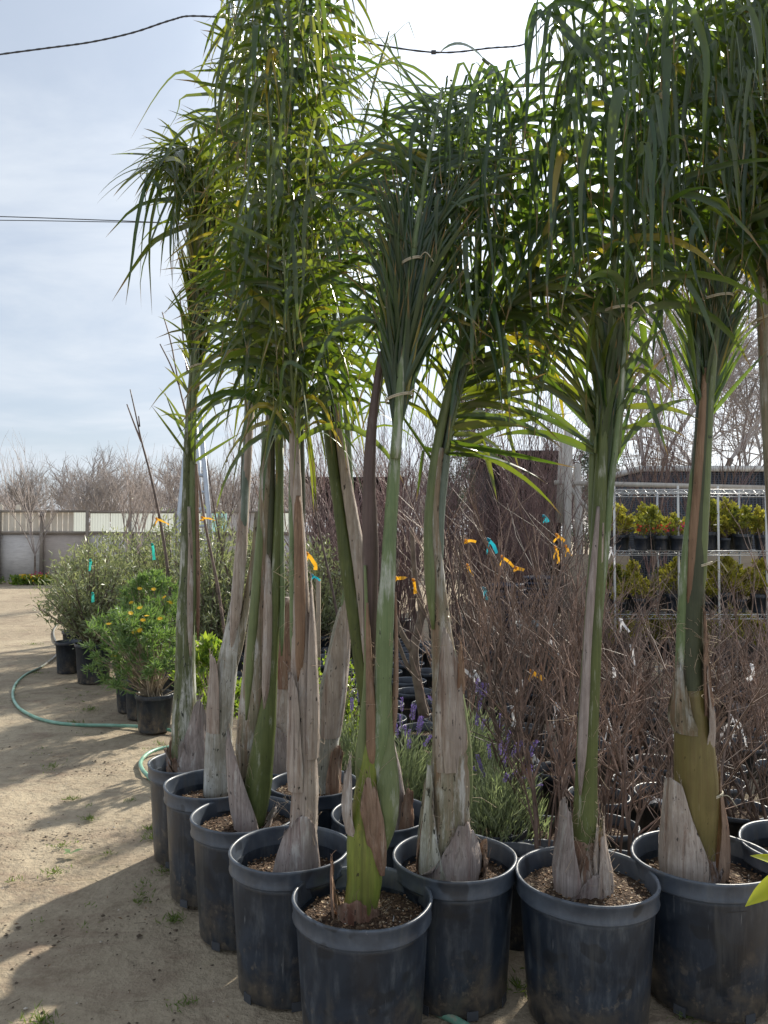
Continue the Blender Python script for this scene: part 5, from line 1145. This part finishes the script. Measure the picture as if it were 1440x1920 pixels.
# inner row
p = Palm('potted palm with a bleached grey stump, in the inner row behind the orange-striped palm', 3.65, 588, 1466, 168, 105, drop=.05, leaf='leaf_mid', limit=60)
p.stem('trunk', 'lichen_grey', [(606, 1490, 27), (609, 1430, 27), (614, 1370, 26), (621, 1300, 24), (629, 1240, 20), (637, 1180, 14), (643, 1140, 8)])
p.sheath('sheath', [(616, 1380, 26), (624, 1290, 25), (632, 1225, 21), (640, 1165, 15), (645, 1120, 8)], -35, 130, -.015, .15, .1)
p.stem('petiole', 'petiole_pale', [(633, 1230, 8, .04), (648, 1120, 8, .05), (658, 1000, 8, .05), (655, 880, 7, .05), (648, 760, 6, .05)])
p.sheath('sheath_brown', [(607, 1492, 29), (609, 1440, 28), (612, 1390, 27)], 10, 140, 0, .35, .35)
p.fibres([(608, 1450, 26), (624, 1280, 24), (640, 1160, 13)], 50)
p.frond([(655, 900, .05), (648, 760, .05), (640, 640, .05), (645, 500, .05), (665, 380, .05), (690, 290, .05)], face=170, start=.1, step=.055, rad=(5, 2), **WISP)
p.finish()

p = Palm('potted palm leaning far over with a bleached dead stalk, behind the nearest palm', 3.28, 716, 1523, 190, 106, drop=.10, leaf='leaf_sunny', limit=220)
p.stem('trunk', 'sheath_mauve', [(746, 1555, 24), (744, 1520, 21), (736, 1460, 21), (722, 1400, 22), (706, 1330, 21), (692, 1260, 18)])
p.stem('trunk', 'green_trunk', [(706, 1420, 16), (690, 1320, 17), (677, 1230, 18), (667, 1150, 19), (656, 1080, 19), (646, 1010, 17), (635, 940, 14), (622, 860, 12), (611, 770, 10), (600, 670, 8)])
p.stem('petiole', 'sheath', [(696, 1300, 12, -.04), (690, 1200, 14, -.05), (684, 1120, 16, -.05), (676, 1060, 16, -.04), (664, 990, 14, -.03), (652, 920, 12, -.02), (640, 840, 10, 0), (628, 740, 8, 0)])
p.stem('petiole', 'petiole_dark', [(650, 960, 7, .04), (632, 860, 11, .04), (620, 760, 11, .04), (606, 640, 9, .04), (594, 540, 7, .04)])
p.sheath('sheath', [(690, 1240, 18), (686, 1160, 19), (682, 1105, 19)], -30, 120, -.05, .15, .25)
p.sheath('sheath_brown', [(746, 1560, 28), (746, 1520, 26), (740, 1470, 22)], 0, 150, 0, .4, .6)
p.fibres([(740, 1500, 20), (700, 1320, 20), (684, 1120, 18)], 60)
p.frond([(602, 700), (590, 560), (584, 430), (590, 300), (604, 160), (616, 0)], face=20, start=.04, step=.036, rad=(7, 3), **SPR)
p.frond([(628, 760), (627, 600), (642, 440), (668, 300), (700, 160), (730, 60)], face=100, start=.08, step=.055, rad=(5, 2), **WISP)
p.frond([(615, 720, .05), (640, 610, .1), (688, 540, .15), (740, 520, .2)], face=30, start=.1, step=.06, rad=(4, 1.5), **WISP)
p.finish()

# nearest
p = Palm('nearest potted palm, with lime-green bulging base and one upright frond bound into a fan', 2.5, 680, 1678, 260, 107, drop=.07, leaf='leaf_blue', limit=300)
p.stem('trunk', 'lime_bulb', [(672, 1725, 34), (678, 1690, 35), (684, 1650, 36), (682, 1600, 35), (680, 1550, 30), (686, 1500, 26), (692, 1450, 24), (700, 1390, 22)], ridge=.02, wob=.015)
p.sheath('sheath_brown', [(672, 1745, 40), (671, 1718, 39), (670, 1694, 38), (668, 1668, 38)], -150, 150, 0, .55, .05)
p.sheath('sheath_brown', [(668, 1735, 40), (665, 1700, 40), (662, 1660, 38), (658, 1600, 31)], -150, -60, 0, .5, .1)
p.sheath('sheath_brown', [(716, 1640, 6), (711, 1600, 17), (704, 1550, 24), (694, 1500, 29), (688, 1445, 30)], -60, 45, -.024, .22, .05, thick=.004)
p.stem('leaf_sheath', 'petiole', [(716, 1600, 8, -.02), (724, 1550, 20, -.02), (727, 1500, 25, -.02), (726, 1440, 22, -.01), (726, 1390, 15, -.01), (729, 1340, 8, -.01), (733, 1285, 2, -.01)], ridge=.03)
p.stem('petiole', 'petiole_pale', [(706, 1480, 20, -.01), (712, 1400, 18, -.02), (716, 1330, 17, -.02), (719, 1250, 18, -.02), (722, 1160, 18, -.02), (727, 1080, 16, -.02), (731, 1000, 14, -.01), (737, 910, 13), (744, 820, 11), (750, 730, 10)], ridge=.02)
p.stem('petiole', 'petiole', [(676, 1500, 13, 0), (680, 1420, 15, 0), (685, 1340, 11, -.01), (688, 1260, 7, -.01), (687, 1150, 4, -.01), (684, 1060, 3, 0)], ridge=.02)
p.stem('petiole', 'rust', [(698, 1440, 14, -.025), (697, 1370, 12, -.03), (694, 1290, 9, -.03), (691, 1210, 6, -.02), (688, 1130, 3, -.01)])
p.stem('petiole', 'petiole_purple', [(694, 1330, 11, .03), (694, 1220, 13, .03), (695, 1120, 16, .03), (695, 1010, 17, .03), (693, 920, 14, .03), (695, 840, 12, .03), (702, 760, 9, .03), (716, 660, 7, .03)])
p.stem('petiole', 'sheath_brown', [(738, 1380, 6), (742, 1290, 6), (743, 1200, 4), (741, 1110, 3)])
p.sheath('sheath', [(676, 1560, 30), (674, 1510, 29), (673, 1460, 24), (672, 1420, 16)], -110, -20, .0, .3, .2)
p.shag([(672, 1745, 38), (672, 1715, 37), (676, 1690, 37)], 5, ['sheath_brown', 'sheath'], flare=.2)
p.fibres([(690, 1560, 34), (690, 1460, 30), (715, 1330, 20), (720, 1200, 18)], 90, .06)
FAN = [(742, 860, -.02), (750, 730, -.02), (757, 640, -.02), (766, 545, -.02), (776, 468, -.02), (788, 390, 0), (801, 315, .02), (815, 235, .05), (830, 165, .1)]
p.frond(FAN[:5], face=180, start=.08, step=.0055, rad=(10, 7), L=.40, W=.016, a=(9, 23), droop=.012, tied=.22, up=-.1, kink=0, mat='petiole_pale', jit=.10, Ltip=.8, twist=.02)
p.frond(FAN[4:], face=180, start=.0, step=.013, rad=(7, 3), L=.38, W=.018, a=(46, 66), droop=.14, up=.1, kink=.08, mat='petiole_pale', jit=.3, Ltip=.8)
p.frond([(702, 780, .04), (722, 650, .06), (742, 520, .08), (757, 400, .1), (742, 300, .1), (706, 240, .1)], face=160, start=.2, step=.024, rad=(7, 2), L=.46, W=.024, a=(30, 66), droop=.28)
p.twine(749, 748, 26, -.02); p.twine(772, 495, 22, -.02)
p.finish()

p = Palm('stout potted palm with broad grey base and green side sheath, before the lavender', 2.74, 852, 1603, 228, 108, drop=.075, leaf='leaf_blue', limit=300)
p.stem('trunk', 'mottled', [(842, 1630, 50), (842, 1590, 48), (843, 1540, 43), (844, 1490, 41), (845, 1430, 39), (843, 1370, 35), (839, 1310, 31), (834, 1250, 27), (828, 1190, 22), (822, 1120, 18), (816, 1050, 16), (813, 980, 14), (816, 910, 12), (826, 840, 10)], ridge=.04)
p.sheath('sheath_mauve', [(840, 1640, 56), (841, 1600, 54), (842, 1560, 47), (843, 1520, 44)], -70, 90, 0, .7, .02)
p.sheath('lichen_grey', [(840, 1640, 54), (840, 1580, 49), (842, 1500, 42), (843, 1420, 39)], -110, -5, 0, .5, .0)
p.sheath('sheath_brown', [(846, 1640, 58), (848, 1605, 56), (850, 1575, 52)], 60, 130, 0, .5, .3)
p.sheath('sheath_brown', [(840, 1640, 55), (840, 1600, 52), (841, 1550, 46), (843, 1500, 42)], -160, -80, 0, .5, .0)
p.stem('leaf_sheath', 'petiole', [(872, 1540, 8, -.01), (871, 1480, 16, -.01), (867, 1410, 19, -.01), (860, 1340, 17, -.01), (853, 1270, 11, -.01), (848, 1215, 5, -.01)], ridge=.03)
p.sheath('sheath', [(838, 1440, 37), (836, 1370, 34), (834, 1290, 29), (832, 1220, 24), (826, 1170, 21)], -40, 70, -.015, .25, .1)
p.sheath('rust', [(852, 1300, 20), (850, 1240, 17), (848, 1208, 15)], 10, 120, -.02, .05, .1)
p.stem('petiole', 'petiole', [(812, 1180, 10, -.03), (806, 1080, 11, -.03), (803, 980, 9, -.02), (811, 890, 9, -.01), (824, 815, 10, 0), (838, 750, 9, 0), (856, 680, 9, 0), (880, 600, 8, 0)], ridge=.02)
p.stem('petiole', 'petiole_blue', [(826, 1090, 8), (825, 980, 9), (834, 880, 9), (846, 800, 9), (862, 730, 9), (885, 650, 9)], ridge=.02)
p.stem('petiole', 'petiole_dark', [(818, 960, 8, .03), (826, 870, 10, .03), (842, 780, 10, .03), (864, 700, 10, .03), (890, 610, 9, .03)])
p.fibres([(842, 1560, 44), (844, 1450, 40), (836, 1270, 29), (822, 1120, 18)], 120, .06)
DRP = dict(L=.56, W=.025, a=(40, 74), droop=.52, up=.4, kink=.25)
fr0 = p.frond([(862, 690), (886, 600), (897, 500), (896, 400), (882, 300), (862, 220), (850, 160)], face=10, start=.05, step=.040, rad=(8, 3), **DRP)
p.frond([(886, 660), (902, 560), (931, 460), (958, 360), (960, 250), (942, 150), (905, 110)], face=60, start=.05, step=.040, rad=(8, 3), **DRP)
p.frond([(870, 680), (860, 560), (832, 440), (803, 330), (790, 250), (800, 180)], face=-50, start=.05, step=.040, rad=(7, 3), **DRP)
p.frond([(836, 850, -.02), (858, 760, -.02), (880, 680, -.02)], face=0, start=.0, step=.022, rad=(4, 3), sides=(1, 1), L=.46, W=.028, a=(68, 42), droop=.10, kink=.15, leaf='leaf_sunny', mat='petiole')
p.frond([(820, 880, .03), (836, 780, .03), (860, 690, .03)], face=0, start=.0, step=.05, rad=(4, 3), sides=(-1,), L=.36, W=.022, a=(50, 40), droop=.12, leaf='leaf_sunny')
p.frond([(880, 660, -.03), (915, 610, -.08), (965, 560, -.14), (1015, 520, -.18)], face=-20, start=.1, step=.024, rad=(5, 2), sides=(1, 1, -1), L=.42, W=.026, a=(25, 45), droop=.20, leaf='leaf_sunny')
p.twine(872, 690, 22)
for pts, w, lf in [([(960, 165), (945, 155), (935, 220), (930, 275)], 10, None), ([(1010, 205), (990, 195), (982, 240), (980, 285)], 10, None), ([(1040, 110), (1022, 105), (1015, 150), (1014, 200)], 9, None), ([(905, 310), (893, 305), (890, 390), (885, 425)], 9, None), ([(990, 320), (1002, 318), (1005, 380), (1006, 445)], 11, None), ([(1010, 290), (1020, 298), (1025, 340), (1026, 372)], 10, None), ([(860, 300), (838, 305), (825, 340), (818, 375)], 9, None), ([(830, 375), (820, 372), (818, 430), (818, 485)], 8, 'leaf_mid'), ([(840, 330), (847, 340), (856, 400), (860, 455)], 9, None), ([(870, 385), (855, 382), (850, 500), (865, 640)], 11, None), ([(920, 425), (915, 430), (918, 470), (921, 510)], 9, None), ([(930, 470), (942, 468), (948, 520), (950, 578)], 12, None), ([(880, 450), (872, 470), (880, 560), (895, 650)], 9, None), ([(905, 560), (890, 580), (885, 650), (888, 700)], 9, None), ([(800, 430), (790, 450), (792, 500), (796, 560)], 8, None)]:
    p.hang(fr0, pts, w, p.rng.uniform(-.34, -.14), lf)
p.curtain(fr0, 800, 985, 130, 430, 44)
p.finish()

p = Palm('slender green potted palm with a shaggy fibrous foot in a front pot', 2.62, 1099, 1637, 259, 109, drop=.055, leaf='leaf_blue', limit=300)
p.stem('trunk', 'green_trunk', [(1094, 1640, 34), (1095, 1580, 28), (1098, 1500, 24), (1100, 1420, 22), (1104, 1330, 21), (1108, 1250, 20), (1113, 1150, 18), (1118, 1060, 17), (1122, 980, 15), (1126, 900, 14), (1131, 820, 12), (1138, 730, 11), (1146, 640, 10)], ridge=.02, wob=.015)
p.stem('trunk', 'sheath_brown', [(1093, 1680, 40), (1093, 1640, 41), (1094, 1600, 36), (1096, 1570, 28)], ridge=.08, wob=.06)
p.sheath('sheath_mauve', [(1084, 1680, 42), (1082, 1630, 40), (1082, 1580, 33), (1084, 1530, 28), (1084, 1490, 24)], -130, 0, -.01, .2, .15)
p.sheath('sheath', [(1104, 1680, 42), (1104, 1630, 38), (1102, 1580, 31), (1100, 1530, 27)], 0, 140, -.01, .15, .15)
p.sheath('sheath_mauve', [(1092, 1685, 44), (1090, 1650, 42), (1088, 1620, 38)], -50, 60, -.015, .45, .2)
p.stem('petiole', 'sheath_mauve', [(1088, 1490, 7, -.04), (1091, 1400, 9, -.05), (1096, 1310, 9, -.05), (1101, 1210, 8, -.045), (1108, 1110, 8, -.04), (1115, 1030, 6, -.03), (1122, 950, 4, -.02)], ridge=.08)
p.stem('petiole', 'petiole_pale', [(1120, 1240, 5), (1126, 1130, 7), (1134, 1040, 8), (1142, 940, 8), (1152, 840, 8), (1163, 730, 8), (1173, 630, 7)], ridge=.02)
p.stem('petiole', 'petiole', [(1110, 1040, 7, .03), (1110, 940, 8, .03), (1112, 830, 8, .03), (1120, 720, 8, .03), (1130, 620, 8, .03)], ridge=.02)
p.stem('petiole', 'petiole_dark', [(1128, 1000, 6, .04), (1138, 880, 9, .04), (1150, 760, 9, .04), (1160, 640, 9, .04)])
p.stem('petiole', 'sheath', [(1125, 1110, 3, -.02), (1128, 1030, 4, -.02), (1130, 980, 3, -.02)])
p.shag([(1093, 1690, 46), (1093, 1640, 42), (1094, 1590, 35), (1097, 1530, 28)], 10, ['sheath_mauve', 'sheath', 'sheath_brown'])
p.fibres([(1093, 1640, 44), (1094, 1580, 36), (1098, 1500, 26), (1106, 1300, 22)], 110, .06)
DRP = dict(L=.64, W=.030, a=(40, 74), droop=.52, up=.45, kink=.22)
fr0 = p.frond([(1126, 940, .0), (1136, 820, .0), (1146, 700, .0), (1152, 590, 0)], face=10, start=.02, step=.020, rad=(5, 4), L=.36, W=.026, a=(5, 14), droop=.02, kink=0, up=.1, jit=.2)
p.frond([(1146, 650), (1151, 520), (1151, 380), (1141, 240), (1131, 100), (1140, -90)], face=0, start=.06, step=.040, rad=(8, 3), **DRP)
p.frond([(1172, 640), (1182, 500), (1201, 360), (1224, 220), (1262, 100), (1310, 20)], face=50, start=.06, step=.040, rad=(8, 3), **DRP)
p.frond([(1136, 650), (1101, 540), (1062, 440), (1035, 330), (1040, 200), (1062, 100)], face=-40, start=.08, step=.040, rad=(7, 3), **DRP)
p.frond([(1152, 640, .1), (1172, 480, .15), (1190, 300, .2), (1182, 120, .2), (1172, -80, .2)], face=170, start=.06, step=.036, rad=(7, 3), L=.60, W=.025, a=(42, 72), droop=.40)
p.frond([(1116, 850, .0), (1120, 760, .0), (1122, 680, .0), (1118, 610, 0)], face=0, start=.0, step=.026, rad=(4, 3), sides=(-1, -1), L=.46, W=.024, a=(32, 42), droop=.10, leaf='leaf_sunny', kink=.05)
p.frond([(1160, 850, .0), (1168, 740, .0), (1176, 640, .0)], face=0, start=.05, step=.06, rad=(4, 3), sides=(1,), L=.34, W=.022, a=(60, 110), droop=.12, leaf='leaf_sunny', kink=.3)
p.twine(1150, 588, 34)
for pts, w, lf in [([(1075, 120), (1030, 25), (1010, 60), (1008, 165)], 10, 'leaf_mid'), ([(1100, 110), (1055, 58), (1033, 64), (1028, 165)], 10, 'leaf_mid'), ([(1120, 115), (1060, 50), (1020, 22), (985, 60)], 9, 'leaf_mid'), ([(1178, -20), (1185, 20), (1196, 100), (1203, 275)], 8, None), ([(1262, -30), (1253, 10), (1244, 80), (1237, 200)], 11, 'leaf_mid'), ([(1270, -20), (1266, 20), (1263, 120)], 9, 'leaf_mid'), ([(1265, 30), (1296, 20), (1325, 107), (1321, 214), (1318, 325)], 12, None), ([(1180, 170), (1158, 185), (1145, 290), (1150, 425)], 19, None), ([(1160, 210), (1132, 225), (1130, 300), (1132, 400)], 12, None), ([(1190, 205), (1178, 220), (1172, 300), (1170, 435)], 15, None), ([(1262, 95), (1252, 110), (1246, 260), (1241, 420)], 13, None), ([(1270, 215), (1263, 230), (1262, 320), (1263, 410)], 10, 'leaf_mid'), ([(1130, 100), (1119, 108), (1120, 140), (1123, 178)], 10, None), ([(1115, 150), (1107, 165), (1105, 275), (1110, 405)], 8, None), ([(1060, 190), (1074, 185), (1080, 240), (1083, 318)], 11, None), ([(1060, 285), (1050, 290), (1034, 380), (1028, 450)], 12, 'leaf_old'), ([(1030, 285), (1014, 292), (1018, 340), (1024, 395)], 10, None), ([(1105, 300), (1092, 308), (1090, 370), (1101, 445)], 10, 'leaf_mid'), ([(1105, 315), (1092, 325), (1098, 420), (1106, 530)], 10, None), ([(1215, 330), (1205, 340), (1208, 420), (1214, 520)], 10, None), ([(1235, 420), (1242, 440), (1240, 480), (1246, 520)], 10, None)]:
    p.hang(fr0, pts, w, p.rng.uniform(-.34, -.14), lf)
p.curtain(fr0, 1020, 1250, -60, 360, 60, (6, 11), (150, 300))
p.finish()

p = Palm('thick olive-brown potted palm with dry flaps at its foot and a tied fan above', 2.74, 1318, 1602, 256, 110, drop=.085, leaf='leaf_mid', limit=300)
p.stem('trunk', 'olive_bulb', [(1304, 1650, 38), (1305, 1590, 38), (1305, 1530, 42), (1305, 1470, 43), (1302, 1410, 40), (1298, 1350, 35), (1294, 1290, 30)], ridge=.015, wob=.01)
p.stem('trunk', 'petiole_dark', [(1292, 1310, 29), (1292, 1240, 27), (1294, 1160, 26), (1298, 1090, 24), (1303, 1010, 21), (1308, 930, 18), (1313, 850, 16), (1318, 770, 14), (1325, 690, 12)], ridge=.03)
p.sheath('mottled', [(1298, 1372, 38), (1294, 1330, 34), (1291, 1280, 31), (1289, 1230, 29)], -110, -5, -.004, .5, .0)
p.sheath('sheath', [(1303, 1395, 39), (1300, 1330, 33), (1296, 1270, 29), (1294, 1200, 28)], 15, 100, -.002, .3, .0)
p.sheath('sheath_brown', [(1306, 1350, 30), (1300, 1290, 28), (1298, 1220, 27), (1296, 1130, 26)], 10, 70, -.006, .4, .0)
p.sheath('sheath', [(1287, 1665, 42), (1284, 1600, 41), (1277, 1540, 30), (1271, 1480, 20), (1270, 1455, 17)], -130, 40, -.015, .08, .1)
p.sheath('sheath_brown', [(1332, 1665, 28), (1338, 1610, 26), (1340, 1550, 22), (1334, 1490, 18), (1330, 1440, 16)], -10, 160, .0, .2, .1)
p.stem('petiole', 'petiole_pale', [(1276, 1300, 9, -.01), (1276, 1220, 10, -.02), (1279, 1130, 9, -.02), (1285, 1040, 8, -.02), (1292, 960, 6, -.01), (1298, 880, 4, 0)], ridge=.02)
p.stem('petiole', 'rust', [(1290, 1190, 3, -.03), (1293, 1100, 6, -.032), (1299, 1000, 8, -.03), (1306, 920, 8, -.025), (1312, 840, 8, -.02), (1317, 760, 7, -.018), (1322, 690, 4, -.015)])
p.stem('petiole', 'petiole', [(1310, 1160, 12, -.01), (1314, 1060, 12, -.015), (1320, 950, 11, -.015), (1325, 850, 10, -.01), (1331, 750, 9, -.01), (1340, 650, 8, -.01), (1350, 560, 7, 0)], ridge=.02)
p.stem('petiole', 'petiole_blue', [(1308, 760, 5), (1309, 690, 6), (1312, 600, 6), (1320, 520, 6)], ridge=.02)
p.twine(1310, 1490, 42, 0); p.twine(1316, 1062, 18, -.01)
p.shag([(1305, 1668, 40), (1305, 1620, 39), (1305, 1570, 41)], 6, ['sheath_mauve', 'sheath_brown'], flare=.3)
p.fibres([(1300, 1320, 32), (1296, 1230, 29), (1294, 1150, 27)], 120, .055)
fr0 = p.frond([(1324, 800, .0), (1334, 710, .0), (1345, 620, .0), (1352, 560, 0)], face=180, start=.0, step=.0055, rad=(7, 6), L=.38, W=.016, a=(8, 19), droop=.006, kink=0, up=-.1, jit=.1, Ltip=.5, leaf='leaf_blue')
p.frond([(1312, 780, .02), (1310, 690, .02), (1308, 600, .02)], face=180, start=.0, step=.009, rad=(5, 5), L=.30, W=.017, a=(6, 16), droop=.008, kink=0, up=-.1, jit=.1, leaf='leaf_mid')
DRP = dict(L=.54, W=.024, a=(40, 74), droop=.52, up=.4, kink=.25)
p.frond([(1336, 620), (1347, 520), (1341, 400), (1331, 280), (1311, 160), (1290, 30)], face=-10, start=.2, step=.040, rad=(8, 3), **DRP)
p.frond([(1350, 560), (1385, 460), (1425, 385), (1475, 335), (1520, 320)], face=40, start=.2, step=.042, rad=(7, 3), **DRP)
p.frond([(1340, 560), (1302, 460), (1262, 370), (1230, 300), (1210, 230)], face=-50, start=.2, step=.042, rad=(7, 3), **DRP)
p.frond([(1348, 600, .08), (1372, 400, .12), (1392, 200, .15), (1402, -20, .15)], face=120, start=.2, step=.023, rad=(7, 3), L=.52, W=.024, a=(40, 70), droop=.40)
p.twine(1338, 565, 34, 0)
for pts, w, lf in [([(1335, 80), (1341, 90), (1342, 130), (1344, 172)], 8, None), ([(1348, -20), (1355, 0), (1362, 70), (1367, 150)], 8, None), ([(1375, -30), (1382, 0), (1390, 150), (1386, 260)], 11, 'leaf_sunny'), ([(1390, -20), (1402, 5), (1424, 120), (1431, 200)], 11, 'leaf_sunny'), ([(1320, 190), (1326, 210), (1322, 290), (1316, 360)], 9, None), ([(1360, 230), (1352, 250), (1356, 330), (1370, 400)], 8, 'leaf_mid'), ([(1370, 260), (1378, 290), (1384, 360), (1390, 420)], 8, 'leaf_sunny'), ([(1310, 420), (1296, 440), (1300, 500), (1322, 570)], 9, 'leaf_blue'), ([(1280, 420), (1268, 440), (1276, 500), (1300, 590)], 8, 'leaf_mid'), ([(1330, 150), (1346, 160), (1350, 230), (1348, 300)], 9, None), ([(1400, 230), (1412, 250), (1416, 330), (1412, 400)], 8, 'leaf_sunny')]:
    p.hang(fr0, pts, w, p.rng.uniform(-.34, -.14), lf)
p.curtain(fr0, 1250, 1430, -20, 360, 46)
p.finish()

p = Palm('potted palm half outside the picture beyond the olive-brown palm, dark stalks bound upright', 2.85, 1512, 1580, 236, 111, drop=.09, leaf='leaf_mid', limit=200)
p.stem('trunk', 'mottled', [(1508, 1610, 38), (1505, 1540, 36), (1498, 1450, 32), (1486, 1300, 26), (1472, 1150, 22), (1458, 1000, 18), (1446, 850, 15), (1437, 720, 13), (1430, 600, 11), (1424, 480, 9)])
p.stem('petiole', 'petiole', [(1462, 1050, 9), (1448, 900, 9), (1437, 760, 9), (1429, 620, 8), (1420, 480, 7)], ridge=.02)
p.stem('petiole', 'petiole_dark', [(1470, 1000, 10, .02), (1458, 850, 11, .02), (1450, 700, 11, .02), (1444, 560, 10, .02)])
p.sheath('sheath_brown', [(1510, 1620, 44), (1506, 1550, 40), (1500, 1470, 34)], -120, 60, 0, .3, .2)
p.frond([(1430, 620), (1420, 460), (1407, 310), (1398, 160), (1400, 0), (1405, -140)], face=0, start=.08, step=.022, rad=(7, 3), L=.56, W=.026, a=(14, 50), droop=.26, up=.3)
p.frond([(1440, 620), (1444, 420), (1436, 210), (1440, 0), (1444, -140)], face=-30, start=.08, step=.022, rad=(7, 3), L=.56, W=.026, a=(14, 50), droop=.26, up=.3)
p.frond([(1448, 600), (1475, 420), (1500, 260), (1530, 120)], face=60, start=.1, step=.024, rad=(7, 3), L=.5, W=.03, a=(30, 60), droop=.18)
p.twine(1434, 600, 22)
fr0 = [o for o in p.root.children if o.name.startswith('frond')][0]
p.curtain(fr0, 1390, 1470, -60, 300, 24, (4, 7))
p.finish()

p = Palm('short brown dried potted palm half hidden behind the orange-striped palm', 4.0, 538, 1428, 150, 112, drop=.08, leaf='leaf_sunny', limit=80)
p.stem('trunk', 'sheath', [(532, 1450, 26), (531, 1400, 24), (532, 1340, 20), (534, 1270, 16), (536, 1190, 12), (538, 1120, 8)])
p.stem('petiole', 'petiole', [(524, 1300, 6), (526, 1180, 7), (525, 1060, 6), (524, 940, 6), (520, 800, 5)])
p.sheath('sheath_brown', [(534, 1290, 17), (537, 1200, 14), (539, 1125, 9)], -60, 70, -.01, .15, .1)
p.sheath('sheath_mauve', [(532, 1455, 31), (530, 1400, 29), (529, 1350, 23)], -100, 80, 0, .3, .2)
p.frond([(522, 900), (516, 740), (506, 560), (500, 400)], face=-150, start=.15, step=.03, rad=(5, 2), L=.46, W=.024, a=(25, 58), droop=.14)
p.finish()
